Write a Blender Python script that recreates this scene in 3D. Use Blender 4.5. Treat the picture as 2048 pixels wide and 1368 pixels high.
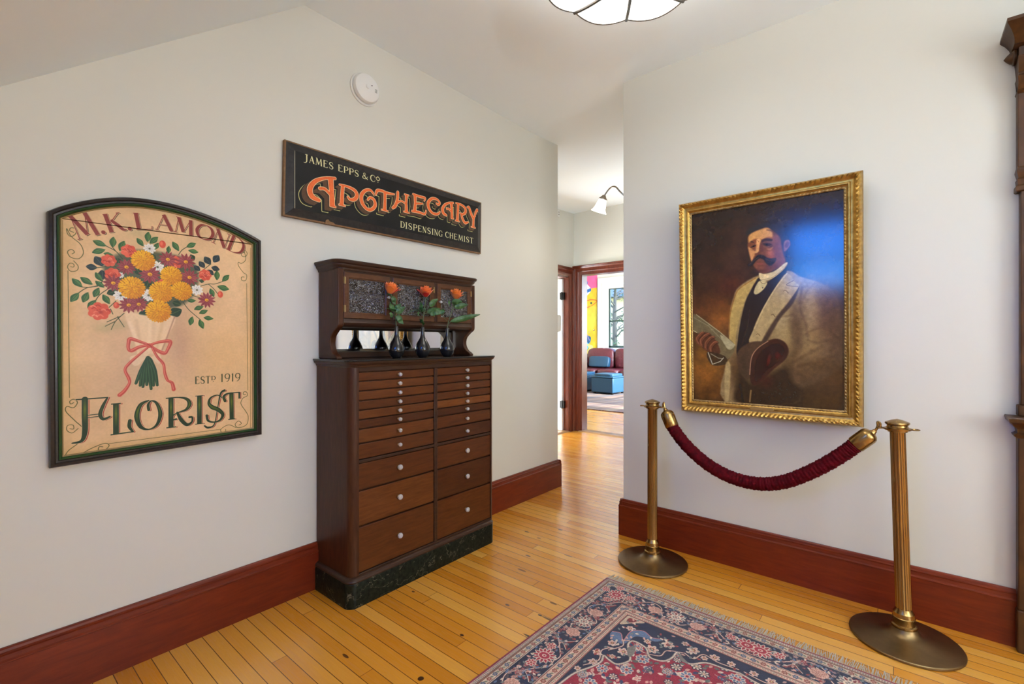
import bpy, bmesh, math, random
import numpy as np
from mathutils import Vector, Matrix

for o in list(bpy.data.objects): bpy.data.objects.remove(o)
scene = bpy.context.scene
COL = scene.collection
R = math.radians
PI = math.pi

# ---------------------------------------------------------------- camera, sky, sun, daylight, fill lights, exposure
cam_data = bpy.data.cameras.new('camera'); cam = bpy.data.objects.new('camera', cam_data); COL.objects.link(cam)
cam.location = (2.31, 0, 1.25); cam.rotation_euler = (R(90), 0, R(39.74))
cam_data.sensor_width = 36; cam_data.lens = 943/2048*36; cam_data.clip_start = .03
scene.camera = cam

world = bpy.data.worlds.new('world'); scene.world = world; world.use_nodes = True
wn = world.node_tree.nodes; wl = world.node_tree.links
for n in list(wn): wn.remove(n)
w_out = wn.new('ShaderNodeOutputWorld'); w_bg = wn.new('ShaderNodeBackground'); w_sky = wn.new('ShaderNodeTexSky')
w_sky.sky_type = 'NISHITA'; w_sky.sun_disc = False; w_sky.sun_elevation = R(30); w_sky.sun_rotation = R(90); w_sky.air_density = 1.; w_sky.dust_density = 0; w_sky.ozone_density = 4
wl.new(w_sky.outputs[0], w_bg.inputs[0]); wl.new(w_bg.outputs[0], w_out.inputs[0])
w_bg.inputs[1].default_value = 5

def light(name, kind, loc, rot, energy, color, **kw):
    l = bpy.data.lights.new(name, kind); l.energy = energy; l.color = color
    for k, v in kw.items(): setattr(l, k, v)
    o = bpy.data.objects.new(name, l); COL.objects.link(o); o.location = loc; o.rotation_euler = rot
    return o
light('sun', 'SUN', (8, 8.2, 6), (0, R(61), 0), 14, (1, .93, .82), angle=R(.6))
light('window_daylight', 'AREA', (4.15, -1.1, 1.75), (R(90), 0, 0), 6, (1, .98, .95), shape='RECTANGLE', size=1.7, size_y=1.8)
light('east_fill_light', 'AREA', (5.14, .95, 1.6), (0, R(90), 0), 44, (.92, .975, 1), shape='RECTANGLE', size=1.5, size_y=1.5)  # unseen fill from the east side, added to brighten the long wall
light('far_room_fill_light', 'AREA', (.5, 10.2, 1.8), (0, R(90), 0), 360, (.88, .95, 1), shape='RECTANGLE', size=1.7, size_y=1.8)  # added source out of view that brightens the far room
light('side_room_fill_light', 'AREA', (-2.7, 5.0, .6), (0, R(-125), 0), 125, (.88, .95, 1), shape='RECTANGLE', size=1.4, size_y=1.2)  # added fill aimed upward through the side door to brighten the hall ceiling
light('hall_fill_light', 'AREA', (-.62, 3.42, 1.7), (R(90), 0, 0), 7, (.97, .98, 1), shape='RECTANGLE', size=.8, size_y=1.5)  # unseen fill, added to brighten the hall
light('ceiling_fill_light', 'AREA', (3.55, -.25, 1.80), (R(180), 0, 0), 132, (.86, .95, 1), shape='DISK', size=.28)  # light of the added uplight, brightens the ceiling from out of view
light('sconce_bulb', 'POINT', (.655, 2.99, 2.20), (0, 0, 0), 3.5, (1, .88, .7), shadow_soft_size=.03)

LAMP = 4.7     # glow of the ceiling lamp's opal glass

scene.view_settings.view_transform = 'Standard'
scene.view_settings.look = 'None'
scene.view_settings.exposure = .5
scene.view_settings.gamma = 1
scene.view_settings.use_curve_mapping = False
scene.cycles.use_denoising = True
scene.cycles.max_bounces = 10
scene.cycles.diffuse_bounces = 6
scene.cycles.caustics_reflective = False
scene.cycles.caustics_refractive = False
scene.cycles.sample_clamp_indirect = 6

# ---------------------------------------------------------------- helpers
def lin(r, g, b):
    f = lambda c: (c/255/12.92 if c/255 <= .04045 else ((c/255+.055)/1.055)**2.4)
    return (f(r), f(g), f(b), 1)
class Mat:
    def __init__(s, name):
        s.m = bpy.data.materials.new(name); s.m.use_nodes = True
        s.t = s.m.node_tree; s.n = s.t.nodes; s.l = s.t.links
        s.b = s.n['Principled BSDF']
    def node(s, kind, ins=None, **kw):
        n = s.n.new(kind)
        for k, v in kw.items(): setattr(n, k, v)
        for k, v in (ins or {}).items(): s.set(n.inputs[k], v)
        return n
    def set(s, sock, v):
        if isinstance(v, bpy.types.NodeSocket): s.l.new(v, sock)
        else: sock.default_value = v
    def p(s, **kw):
        for k, v in kw.items(): s.set(s.b.inputs[k.replace('_', ' ')], v)
        return s
    def math(s, op, a, b=0., c=None):
        n = s.node('ShaderNodeMath', {0: a, 1: b}, operation=op)
        if c is not None: s.set(n.inputs[2], c)
        return n.outputs[0]
    def mixc(s, f, a, b):
        n = s.node('ShaderNodeMix', data_type='RGBA')
        s.set(n.inputs['Factor'], f); s.set(n.inputs[6], a); s.set(n.inputs[7], b)
        return n.outputs[2]
    def coord(s, kind='Object', scale=(1, 1, 1), rot=(0, 0, 0)):
        tc = s.node('ShaderNodeTexCoord'); mp = s.node('ShaderNodeMapping', {'Scale': scale, 'Rotation': rot, 0: tc.outputs[kind]})
        return mp.outputs[0]
    def noise(s, vec, scale, detail=3., rough=.5, dist=0.):
        return s.node('ShaderNodeTexNoise', {'Vector': vec, 'Scale': scale, 'Detail': detail, 'Roughness': rough, 'Distortion': dist}).outputs[0]
    def ramp(s, f, stops):
        n = s.node('ShaderNodeValToRGB', {0: f}); e = n.color_ramp.elements
        e[0].position, e[0].color = stops[0]
        e[1].position, e[1].color = stops[-1]
        for p, c in stops[1:-1]:
            k = e.new(p); k.color = c
        return n.outputs[0]
    def bump(s, h, strength=.2, dist=.01):
        s.l.new(s.node('ShaderNodeBump', {'Height': h, 'Strength': strength, 'Distance': dist}).outputs[0], s.b.inputs['Normal'])
        return s
def plain(name, col, rough=.5, **kw):
    m = Mat(name); m.p(Base_Color=col, Roughness=rough, **kw); return m.m
def wood(name, c1, c2, scale=(1, 1, 1), rough=.35, coat=.3, grain=14., c3=None):
    m = Mat(name); v = m.coord('Object', scale)
    f = m.noise(v, grain, 5, .6, .6); g = m.noise(v, grain*.22, 2)
    c = m.ramp(f, [(.3, c1), (.7, c2)])
    c = m.mixc(m.math('MULTIPLY', g, .55), c, c3 or c1)
    m.p(Base_Color=c, Roughness=rough, Coat_Weight=coat, Coat_Roughness=.18, Specular_IOR_Level=.22).bump(f, .06, .004)
    return m.m

class MB:
    def __init__(s): s.v = []; s.f = []; s.uv = None
    def add(s, vs, fs):
        k = len(s.v); s.v += [tuple(map(float, p)) for p in vs]; s.f += [tuple(i+k for i in f) for f in fs]; return s
    def box(s, x0, x1, y0, y1, z0, z1):
        return s.add([(x0, y0, z0), (x1, y0, z0), (x1, y1, z0), (x0, y1, z0), (x0, y0, z1), (x1, y0, z1), (x1, y1, z1), (x0, y1, z1)],
                     [(0, 3, 2, 1), (4, 5, 6, 7), (0, 1, 5, 4), (1, 2, 6, 5), (2, 3, 7, 6), (3, 0, 4, 7)])
    def prism(s, poly, fn):   # fn(a, b, 0 or 1) -> point
        n = len(poly)
        vs = [fn(a, b, 0) for a, b in poly]+[fn(a, b, 1) for a, b in poly]
        return s.add(vs, [tuple(range(n))[::-1], tuple(range(n, 2*n))]+[(i, (i+1) % n, n+(i+1) % n, n+i) for i in range(n)])
    def loft(s, rings, cap=True):   # rings of equal point count
        n = len(rings[0]); vs = [p for r in rings for p in r]; fs = []
        for k in range(len(rings)-1):
            for i in range(n): fs.append((k*n+i, k*n+(i+1) % n, (k+1)*n+(i+1) % n, (k+1)*n+i))
        if cap: fs += [tuple(range(n))[::-1], tuple(range((len(rings)-1)*n, len(rings)*n))]
        return s.add(vs, fs)
    def lathe(s, prof, seg=32, o=(0, 0, 0), mod=None, cap=True):
        rings = []
        for i, (r, z) in enumerate(prof):
            rings.append([(o[0]+(r*(mod(a, i) if mod else 1))*math.cos(a), o[1]+(r*(mod(a, i) if mod else 1))*math.sin(a), o[2]+z) for a in (2*PI*k/seg for k in range(seg))])
        return s.loft(rings, cap)
    def tube(s, pts, r, seg=10, cap=True, squash=1.):
        P = [Vector(p) for p in pts]; n = len(P)
        rr = [r]*n if not hasattr(r, '__len__') else list(np.interp(np.linspace(0, 1, n), np.linspace(0, 1, len(r)), r))
        T = [(P[min(i+1, n-1)]-P[max(i-1, 0)]).normalized() for i in range(n)]
        u = T[0].orthogonal().normalized(); rings = []
        for i in range(n):
            u = (u-T[i]*u.dot(T[i])).normalized(); w = T[i].cross(u)
            rings.append([P[i]+(u*math.cos(a)*squash+w*math.sin(a))*rr[i] for a in (2*PI*k/seg for k in range(seg))])
        return s.loft(rings, cap)
    def grid(s, nu, nv, fn, closed=False):
        vs = [fn(i/(nu-1), j/(nv-1)) for j in range(nv) for i in range(nu)]
        return s.add(vs, [(j*nu+i, j*nu+i+1, (j+1)*nu+i+1, (j+1)*nu+i) for j in range(nv-1) for i in range(nu-1)])
    def sphere(s, c, r, nu=14, nv=8, sc=(1, 1, 1)):
        prof = [(max(1e-4, math.sin(PI*k/nv)), -math.cos(PI*k/nv)) for k in range(nv+1)]
        k0 = len(s.v); s.lathe(prof, nu)
        for i in range(k0, len(s.v)):
            x, y, z = s.v[i]; s.v[i] = (c[0]+x*r*sc[0], c[1]+y*r*sc[1], c[2]+z*r*sc[2])
        return s
    def xf(s, M, k0=0):
        for i in range(k0, len(s.v)): s.v[i] = tuple(M @ Vector(s.v[i]))
        return s
    def build(s, name, mat, parent=None, ang=35, bevel=0., seg=2, world=False, uv=None, solid=0., sub=0):
        me = bpy.data.meshes.new(name)
        off = parent_loc(parent) if (world and parent is not None) else Vector((0, 0, 0))
        me.from_pydata([tuple(Vector(p)-off) for p in s.v], [], s.f); me.update()
        bm = bmesh.new(); bm.from_mesh(me); bmesh.ops.recalc_face_normals(bm, faces=bm.faces)
        if uv:
            l = bm.loops.layers.uv.new('uv')
            for f in bm.faces:
                for lp in f.loops: lp[l].uv = uv(*(lp.vert.co+off))
        bm.to_mesh(me); bm.free()
        if ang:
            me.polygons.foreach_set('use_smooth', [True]*len(me.polygons)); me.set_sharp_from_angle(angle=R(ang))
        me.materials.append(mat)
        o = bpy.data.objects.new(name, me); COL.objects.link(o)
        if parent is not None: o.parent = parent
        if solid: o.modifiers.new('solid', 'SOLIDIFY').thickness = solid
        if bevel:
            b = o.modifiers.new('bevel', 'BEVEL'); b.width = bevel; b.segments = seg; b.limit_method = 'ANGLE'; b.angle_limit = R(40)
        if sub:
            q = o.modifiers.new('sub', 'SUBSURF'); q.levels = sub; q.render_levels = sub
        return o
def parent_loc(o):
    v = Vector((0, 0, 0))
    while o is not None: v += o.location; o = o.parent
    return v
def tag(o, label, cat, group=None):
    o['label'] = label; o['category'] = cat
    if group: o['group'] = group
    return o
def thing(name, label, cat, loc=(0, 0, 0), rot=(0, 0, 0), group=None):
    o = bpy.data.objects.new(name, None); COL.objects.link(o); o.location = loc; o.rotation_euler = rot; o.empty_display_size = .1
    return tag(o, label, cat, group)
def structure(o):
    o['kind'] = 'structure'; return o
def copy_tree(o, parent=None):
    c = o.copy(); COL.objects.link(c)
    if parent is not None: c.parent = parent
    for ch in list(o.children): copy_tree(ch, c)
    return c
def rrect(x0, x1, y0, y1, r, seg=6, corners='1111'):   # rounded rectangle outline; corners: x0y0 x1y0 x1y1 x0y1
    out = []
    for k, (cx, cy, a0) in enumerate(((x0, y0, PI), (x1, y0, 1.5*PI), (x1, y1, 0), (x0, y1, .5*PI))):
        if corners[k] == '0': out += [(cx, cy)]*(seg+1); continue
        ox = cx+(r if k in (0, 3) else -r); oy = cy+(r if k in (0, 1) else -r)
        for i in range(seg+1):
            a = a0+.5*PI*i/seg; out.append((ox+r*math.cos(a), oy+r*math.sin(a)))
    return out
def offset_poly(P, d):   # inward offset of a closed outline given clockwise in (u right, v down)
    n = len(P); out = []
    for i in range(n):
        a, b, c = Vector(P[i-1]), Vector(P[i]), Vector(P[(i+1) % n])
        e1, e2 = (b-a).normalized(), (c-b).normalized()
        n1, n2 = Vector((-e1.y, e1.x)), Vector((-e2.y, e2.x))
        m = (n1+n2).normalized(); out.append(tuple(b+m*(d/max(.3, m.dot(n1)))))
    return out
def image_mat(name, img, rough=.5, bump=0., bscale=400., **kw):
    m = Mat(name); t = m.node('ShaderNodeTexImage', image=img, extension='EXTEND')
    m.l.new(m.node('ShaderNodeUVMap', uv_map='uv').outputs[0], t.inputs[0])
    m.p(Base_Color=t.outputs[0], Roughness=rough, **kw)
    if bump: m.bump(m.noise(m.coord('Object'), bscale, 2), bump, .003)
    return m
# ---------------------------------------------------------------- painted surfaces (pigment patterns worked out in code)
class Cv:
    def __init__(s, w, h, col, sc):
        s.sc = sc; s.w = int(w*sc); s.h = int(h*sc)
        s.a = np.empty((s.h, s.w, 3)); s.a[:] = np.array(col)/255.
    def box(s, x0, x1, y0, y1):
        i0 = max(0, int(math.floor(x0*s.sc))); i1 = min(s.w, int(math.ceil(x1*s.sc))+1)
        j0 = max(0, int(math.floor(y0*s.sc))); j1 = min(s.h, int(math.ceil(y1*s.sc))+1)
        if i1 <= i0 or j1 <= j0: return None
        X, Y = np.meshgrid((np.arange(i0, i1)+.5)/s.sc, (np.arange(j0, j1)+.5)/s.sc)
        return (slice(j0, j1), slice(i0, i1)), X, Y
    def put(s, sl, m, col, al=1.):
        m = (np.clip(m, 0, 1)*al)[..., None]
        c = np.asarray(col)/255.
        s.a[sl] = s.a[sl]*(1-m) + c*m
    def cov(s, d, soft=0.):
        f = max(soft, 1./s.sc)
        return np.clip(.5 - d/f, 0, 1)
    def poly(s, pts, col, al=1., soft=0.):
        P = np.asarray(pts, float)
        b = s.box(P[:, 0].min()-soft-1, P[:, 0].max()+soft+1, P[:, 1].min()-soft-1, P[:, 1].max()+soft+1)
        if b is None: return
        s.put(b[0], s.cov(poly_sdf(P, b[1], b[2]), soft), col, al)
    def blobpoly(s, pts, col, al=1., soft=0., n=5):
        s.poly(smooth(pts, True, n), col, al, soft)
    def line(s, pts, r, col, al=1., soft=0.):
        P = np.asarray(pts, float); R = np.broadcast_to(np.asarray(r, float), (len(P),))
        m = R.max()+soft+1
        b = s.box(P[:, 0].min()-m, P[:, 0].max()+m, P[:, 1].min()-m, P[:, 1].max()+m)
        if b is None: return
        s.put(b[0], s.cov(chain_sdf(P, R, b[1], b[2]), soft), col, al)
    def curve(s, pts, r, col, al=1., soft=0., n=6):
        P = smooth(pts, False, n)
        if np.ndim(r): r = np.interp(np.linspace(0, 1, len(P)), np.linspace(0, 1, len(r)), r)
        s.line(P, r, col, al, soft)
    def ell(s, cx, cy, rx, ry, col, al=1., soft=0., rot=0.):
        m = max(rx, ry)+soft+1
        b = s.box(cx-m, cx+m, cy-m, cy+m)
        if b is None: return
        c, q = math.cos(rot), math.sin(rot)
        u = (b[1]-cx)*c+(b[2]-cy)*q; v = -(b[1]-cx)*q+(b[2]-cy)*c
        k = np.sqrt((u/rx)**2+(v/ry)**2)
        s.put(b[0], s.cov((k-1)*min(rx, ry), soft), col, al)
    def glow(s, cx, cy, rx, ry, col, al=1., rot=0.):
        m = 2.6*max(rx, ry)
        b = s.box(cx-m, cx+m, cy-m, cy+m)
        if b is None: return
        c, q = math.cos(rot), math.sin(rot)
        u = (b[1]-cx)*c+(b[2]-cy)*q; v = -(b[1]-cx)*q+(b[2]-cy)*c
        s.put(b[0], np.exp(-((u/rx)**2+(v/ry)**2)), col, al)
    def mottle(s, size, amt, seed):
        s.a *= (1+amt*smooth_noise(s.h, s.w, max(2, int(size*s.sc)), seed))[..., None]
        np.clip(s.a, 0, 1, out=s.a)
    def image(s, name):
        im = bpy.data.images.new(name, s.w, s.h, alpha=False)
        px = np.ones((s.h, s.w, 4), np.float32); px[..., :3] = s.a[::-1]
        im.pixels.foreach_set(px.ravel()); im.update(); im.pack()
        return im

def poly_sdf(P, X, Y):
    d = np.full(X.shape, 1e18); ins = np.zeros(X.shape, bool)
    Q = np.roll(P, 1, axis=0)
    for (ax, ay), (bx, by) in zip(P, Q):
        ex, ey = bx-ax, by-ay; wx, wy = X-ax, Y-ay
        t = np.clip((wx*ex+wy*ey)/(ex*ex+ey*ey+1e-12), 0, 1)
        d = np.minimum(d, (wx-ex*t)**2+(wy-ey*t)**2)
        if by != ay:
            ins ^= ((ay > Y) != (by > Y)) & (X < (bx-ax)*(Y-ay)/(by-ay)+ax)
    d = np.sqrt(d)
    return np.where(ins, -d, d)

def chain_sdf(P, R, X, Y):
    d = np.full(X.shape, 1e9)
    if len(P) == 1: return np.hypot(X-P[0, 0], Y-P[0, 1])-R[0]
    for k in range(len(P)-1):
        ax, ay = P[k]; bx, by = P[k+1]
        ex, ey = bx-ax, by-ay; wx, wy = X-ax, Y-ay
        t = np.clip((wx*ex+wy*ey)/(ex*ex+ey*ey+1e-12), 0, 1)
        d = np.minimum(d, np.hypot(wx-ex*t, wy-ey*t)-(R[k]+(R[k+1]-R[k])*t))
    return d

def smooth(pts, closed=False, n=6):
    P = np.asarray(pts, float)
    if len(P) < 3: return P
    out = []; m = len(P)
    for k in range(m if closed else m-1):
        if closed: a, b, c, d = P[k-1], P[k], P[(k+1) % m], P[(k+2) % m]
        else: a, b, c, d = P[max(k-1, 0)], P[k], P[k+1], P[min(k+2, m-1)]
        for t in np.arange(n)/n:
            out.append(.5*((2*b)+(c-a)*t+(2*a-5*b+4*c-d)*t*t+(3*b-a-3*c+d)*t**3))
    if not closed: out.append(P[-1])
    return np.array(out)

def smooth_noise(h, w, cell, seed):
    r = np.random.RandomState(seed)
    gh, gw = h//cell+3, w//cell+3
    g = r.uniform(-1, 1, (gh, gw))
    y = np.arange(h)/cell; x = np.arange(w)/cell
    yi = y.astype(int); xi = x.astype(int)
    fy = (y-yi)[:, None]; fx = (x-xi)[None, :]
    fy = fy*fy*(3-2*fy); fx = fx*fx*(3-2*fx)
    a = g[np.ix_(yi, xi)]; b = g[np.ix_(yi, xi+1)]; c = g[np.ix_(yi+1, xi)]; d = g[np.ix_(yi+1, xi+1)]
    return (a*(1-fx)+b*fx)*(1-fy)+(c*(1-fx)+d*fx)*fy

# lettering: every letter is a few pen strokes; (kind, points, weight), kind l = straight, c = curved; weight 1 = broad, 0 = hairline
def serif(x, y, w=.13): return ('l', [(x-w, y), (x+w, y)], 0)
GL = {
 'A': [('l', [(.08, 0), (.5, 1)], 0), ('l', [(.48, 1), (.9, 0)], 1), ('l', [(.22, .33), (.74, .33)], 0), serif(.08, 0, .1), serif(.9, 0, .12)],
 'C': [('c', [(.95, .74), (.86, .92), (.56, 1), (.2, .85), (.07, .5), (.2, .15), (.56, 0), (.86, .07), (.97, .24)], (.3, .1, .1, .8, 1, .8, .1, 0, 0))],
 'D': [('l', [(.2, 0), (.2, 1)], 1), ('c', [(.05, 1), (.5, .99), (.85, .82), (.96, .5), (.85, .18), (.5, .01), (.05, 0)], (0, 0, .6, 1, .6, 0, 0))],
 'E': [('l', [(.2, 0), (.2, 1)], 1), ('l', [(.05, 1), (.85, 1), (.87, .85)], 0), ('l', [(.2, .55), (.7, .55)], 0), ('l', [(.05, 0), (.88, 0), (.93, .16)], 0)],
 'G': [('c', [(.93, .76), (.84, .93), (.55, 1), (.2, .85), (.07, .5), (.2, .15), (.55, 0), (.88, .1)], (.3, .1, .1, .8, 1, .8, .1, .1)), ('l', [(.88, .02), (.88, .42)], .8), serif(.88, .42, .14)],
 'H': [('l', [(.15, 0), (.15, 1)], 1), ('l', [(.85, 0), (.85, 1)], 1), ('l', [(.15, .55), (.85, .55)], 0), serif(.15, 0), serif(.15, 1), serif(.85, 0), serif(.85, 1)],
 'I': [('l', [(.5, 0), (.5, 1)], 1), serif(.5, 0, .35), serif(.5, 1, .35)],
 'J': [('c', [(.7, 1), (.7, .5), (.68, .05), (.45, -.18), (.15, -.2)], (1, 1, .8, .2, 0)), serif(.65, 1, .3)],
 'K': [('l', [(.2, 0), (.2, 1)], 1), ('l', [(.2, .42), (.85, 1)], 0), ('c', [(.42, .6), (.65, .3), (.82, .05), (1, 0)], (.7, 1, .7, 0)), serif(.2, 0), serif(.2, 1), serif(.85, 1, .1)],
 'L': [('l', [(.2, 0), (.2, 1)], 1), ('l', [(.05, 0), (.9, 0), (.95, .2)], 0), serif(.2, 1, .15)],
 'M': [('l', [(.1, 0), (.2, 1)], 0), ('l', [(.2, 1), (.5, .1)], 1), ('l', [(.5, .1), (.82, 1)], 0), ('l', [(.82, 1), (.9, 0)], 1), serif(.1, 0, .09), serif(.9, 0, .1), serif(.15, 1, .08)],
 'N': [('l', [(.15, 0), (.15, 1)], 0), ('l', [(.12, 1), (.85, 0)], 1), ('l', [(.85, 0), (.85, 1)], 0), serif(.15, 0, .12), serif(.85, 1, .12), serif(.08, 1, .08)],
 'O': [('c', [(.5, 1), (.2, .87), (.06, .5), (.2, .13), (.5, 0), (.8, .13), (.94, .5), (.8, .87), (.5, 1)], (0, .7, 1, .7, 0, .7, 1, .7, 0))],
 'P': [('l', [(.2, 0), (.2, 1)], 1), ('c', [(.05, 1), (.55, 1), (.85, .9), (.92, .73), (.82, .54), (.55, .46), (.25, .46)], (0, 0, .6, 1, .6, 0, 0)), serif(.2, 0, .15)],
 'R': [('l', [(.2, 0), (.2, 1)], 1), ('c', [(.05, 1), (.5, 1), (.78, .9), (.85, .74), (.76, .56), (.5, .48), (.25, .48)], (0, 0, .6, 1, .6, 0, 0)), ('c', [(.45, .48), (.65, .25), (.8, .04), (1, 0)], (.5, 1, .7, 0)), serif(.2, 0, .15)],
 'S': [('c', [(.86, .78), (.78, .94), (.5, 1), (.22, .9), (.16, .72), (.32, .57), (.65, .46), (.85, .28), (.76, .08), (.48, 0), (.2, .06), (.1, .24)], (0, 0, .1, .5, .8, 1, 1, .8, .5, .1, 0, 0))],
 'T': [('l', [(.5, 0), (.5, 1)], 1), ('l', [(.04, .84), (.06, 1), (.94, 1), (.96, .84)], 0), serif(.5, 0, .18)],
 'Y': [('l', [(.5, 0), (.5, .48)], 1), ('l', [(.5, .48), (.12, 1)], 1), ('l', [(.5, .48), (.88, 1)], 0), serif(.5, 0), serif(.12, 1, .1), serif(.88, 1, .1)],
 '&': [('c', [(1, .5), (.8, .15), (.45, 0), (.15, .1), (.12, .35), (.4, .55), (.62, .75), (.5, .98), (.28, .9), (.3, .7), (.6, .3), (.95, 0)], (0, .1, .2, .7, .7, 0, 0, 0, .3, .8, 1, .5))],
 '1': [('l', [(.5, 0), (.5, 1)], 1), ('l', [(.5, 1), (.25, .85)], 0), serif(.5, 0, .15)],
 '9': [('c', [(.5, 1), (.2, .9), (.1, .68), (.22, .46), (.5, .38), (.8, .48), (.9, .7), (.78, .92), (.5, 1)], (0, .6, .8, .6, 0, .6, .9, .6, 0)), ('c', [(.9, .7), (.82, .35), (.6, .08), (.35, 0)], (.9, .6, .2, 0))],
 '.': [('c', [(.5, .05), (.5, .06), (.5, .07)], 1)],
}
# broad curled display letters of the chemist's board
GP = {
 'A': [('l', [(.8, 1), (.84, .5), (.86, 0)], (1, .8, 1)), ('c', [(.95, 1.02), (.62, .93), (.3, .72), (.14, .42), (.2, .18), (.42, .1)], (.3, .3, .6, .9, .9, .5)), ('c', [(.45, .52), (.62, .54), (.84, .36)], .35), ('l', [(.78, 0), (.98, 0)], .1)],
 'P': [('l', [(.26, 1), (.22, .5), (.2, 0)], (.7, .8, 1)), ('c', [(.1, 1), (.52, 1), (.86, .9), (.96, .68), (.84, .46), (.62, .4), (.5, .5)], (.1, .4, .7, .9, .8, .5, .2)), ('l', [(.06, 0), (.38, 0)], .1)],
 'O': [('c', [(.88, .8), (.66, .98), (.36, .9), (.14, .62), (.18, .28), (.46, .04), (.76, .1), (.93, .34), (.84, .58), (.62, .62), (.5, .5)], (.1, .4, .6, .9, .9, .6, .7, .8, .6, .4, .2))],
 'T': [('c', [(.04, .7), (.12, .92), (.34, .97), (.6, .94), (.96, .98)], (.3, .6, .5, .5, .1)), ('l', [(.5, .94), (.5, .5), (.48, 0)], (.7, .7, 1)), ('l', [(.32, 0), (.66, 0)], .1)],
 'H': [('c', [(.32, 1), (.3, .6), (.18, .2), (.05, .05)], (.6, .7, .8, .5)), ('l', [(.8, 1), (.78, .5), (.8, 0)], (.7, .6, 1)), ('c', [(.3, .4), (.5, .56), (.78, .46)], .25), ('l', [(.64, 0), (.96, 0)], .1), ('l', [(.68, 1), (.94, 1)], .1)],
 'E': [('l', [(.24, 1), (.26, .5), (.22, 0)], (.8, .7, 1)), ('c', [(.12, 1), (.5, .97), (.9, .98), (.86, .8)], (.3, .5, .4, .1)), ('c', [(.26, .5), (.5, .55), (.74, .6)], (.3, .3, .1)), ('c', [(.06, 0), (.5, .04), (.88, .02), (.97, .24)], (.4, .5, .4, .1))],
 'C': [('c', [(.72, .7), (.86, .68), (.94, .82), (.74, .98), (.4, .94), (.14, .64), (.16, .3), (.42, .04), (.78, .06), (.95, .24)], (.3, .5, .4, .4, .6, .9, .9, .6, .5, .2))],
 'R': [('l', [(.26, 1), (.24, .5), (.2, 0)], (.7, .8, 1)), ('c', [(.1, 1), (.46, 1), (.76, .88), (.8, .64), (.58, .46), (.4, .5)], (.1, .4, .7, .8, .5, .2)), ('c', [(.48, .48), (.58, .22), (.76, .02), (1, .1)], (.4, .8, .7, .2)), ('l', [(.06, 0), (.36, 0)], .1)],
 'Y': [('c', [(.06, .96), (.2, .98), (.36, .7), (.54, .46)], (.2, .7, .9, .7)), ('c', [(.98, .86), (.86, 1), (.74, .84), (.64, .6), (.56, .4)], (.2, .5, .6, .4, .5)), ('l', [(.56, .46), (.54, 0)], (.7, .9)), ('l', [(.36, 0), (.72, 0)], .1)],
}
# swelling green letters of the florist's board
GF = {
 'F': [('c', [(.34, 1), (.34, .6), (.34, .25), (.26, .05), (.02, .02)], (1, 1, .9, .5, .1)), ('l', [(.1, 1), (.96, 1)], .1), ('c', [(.94, 1), (.82, .82), (.74, .62), (.82, .5), (1, .54)], (.1, .5, .6, .5, .2)), ('l', [(.36, .56), (.78, .58)], 0), ('l', [(.36, .62), (.78, .63)], 0)],
 'L': [('l', [(.3, 1), (.3, 0)], 1), ('l', [(.12, 1), (.48, 1)], .1), ('l', [(.1, 0), (.96, .02)], .1), ('c', [(.82, .4), (.8, .2), (.94, .02)], (.6, .6, .2))],
 'O': [('c', [(.5, 1), (.2, .87), (.07, .5), (.2, .13), (.5, 0), (.8, .13), (.93, .5), (.8, .87), (.6, .98), (.48, .86), (.5, .68)], (.1, .7, 1, .7, .1, .5, .8, .5, .1, .4, .5))],
 'R': [('l', [(.2, 1), (.2, 0)], 1), ('c', [(.04, 1), (.46, 1), (.76, .92), (.86, .74), (.74, .56), (.46, .48), (.28, .4), (.26, .26), (.38, .26)], (.1, .1, .6, .9, .5, .1, .1, .2, .3)), ('c', [(.42, .48), (.56, .22), (.76, .03), (.94, .1), (.96, .26), (.86, .28)], (.3, .8, .7, .3, .3, .4)), ('l', [(.04, 0), (.38, 0)], .1)],
 'I': GL['I'],
 'S': [('c', [(.9, .88), (.62, 1), (.24, .92), (.14, .72), (.32, .56), (.66, .44), (.92, .24), (.78, .04), (.44, -.02), (.1, .06), (.02, .26)], (.1, .1, .3, .6, 1, 1, .7, .4, .2, .4, .5)), ('c', [(1.02, 1.16), (.8, 1.05), (.62, .5), (.44, -.1), (.1, -.2), (-.1, -.12)], (.5, .3, 0, .1, .4, .2))],
 'T': [('l', [(.5, 1), (.52, 0)], 1), ('c', [(.14, .72), (.06, .88), (.26, .98), (.6, 1), (.98, 1)], (.6, .5, .3, .1, .1)), ('l', [(.96, 1), (.96, .76)], .3), ('l', [(.32, 0), (.72, 0)], .1)],
}
def letter_sdf(glyph, mp, T, t, X, Y):
    d = np.full(X.shape, 1e9)
    for kind, pts, w in glyph:
        P = np.array(pts, float)
        W = np.broadcast_to(np.asarray(w, float), (len(P),))
        if kind == 'c':
            Q = smooth(P, False, 6); W = np.interp(np.linspace(0, 1, len(Q)), np.linspace(0, 1, len(P)), W); P = Q
        M = np.array([mp(x, y) for x, y in P]); R = t+(T-t)*W
        if kind == 'c':
            d = np.minimum(d, chain_sdf(M, R, X, Y))
        else:
            for k in range(len(M)-1):
                (ax, ay), (bx, by) = M[k], M[k+1]; L = math.hypot(bx-ax, by-ay)+1e-9; nx, ny = (ay-by)/L, (bx-ax)/L
                q = [(ax+nx*R[k], ay+ny*R[k]), (bx+nx*R[k+1], by+ny*R[k+1]), (bx-nx*R[k+1], by-ny*R[k+1]), (ax-nx*R[k], ay-ny*R[k])]
                d = np.minimum(d, poly_sdf(np.array(q), X, Y))
    return d
def boxmap(x0, y0, x1, y1):   # left, top, right, base
    return lambda x, y: (x0+(x1-x0)*x, y1+(y0-y1)*y)
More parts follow.
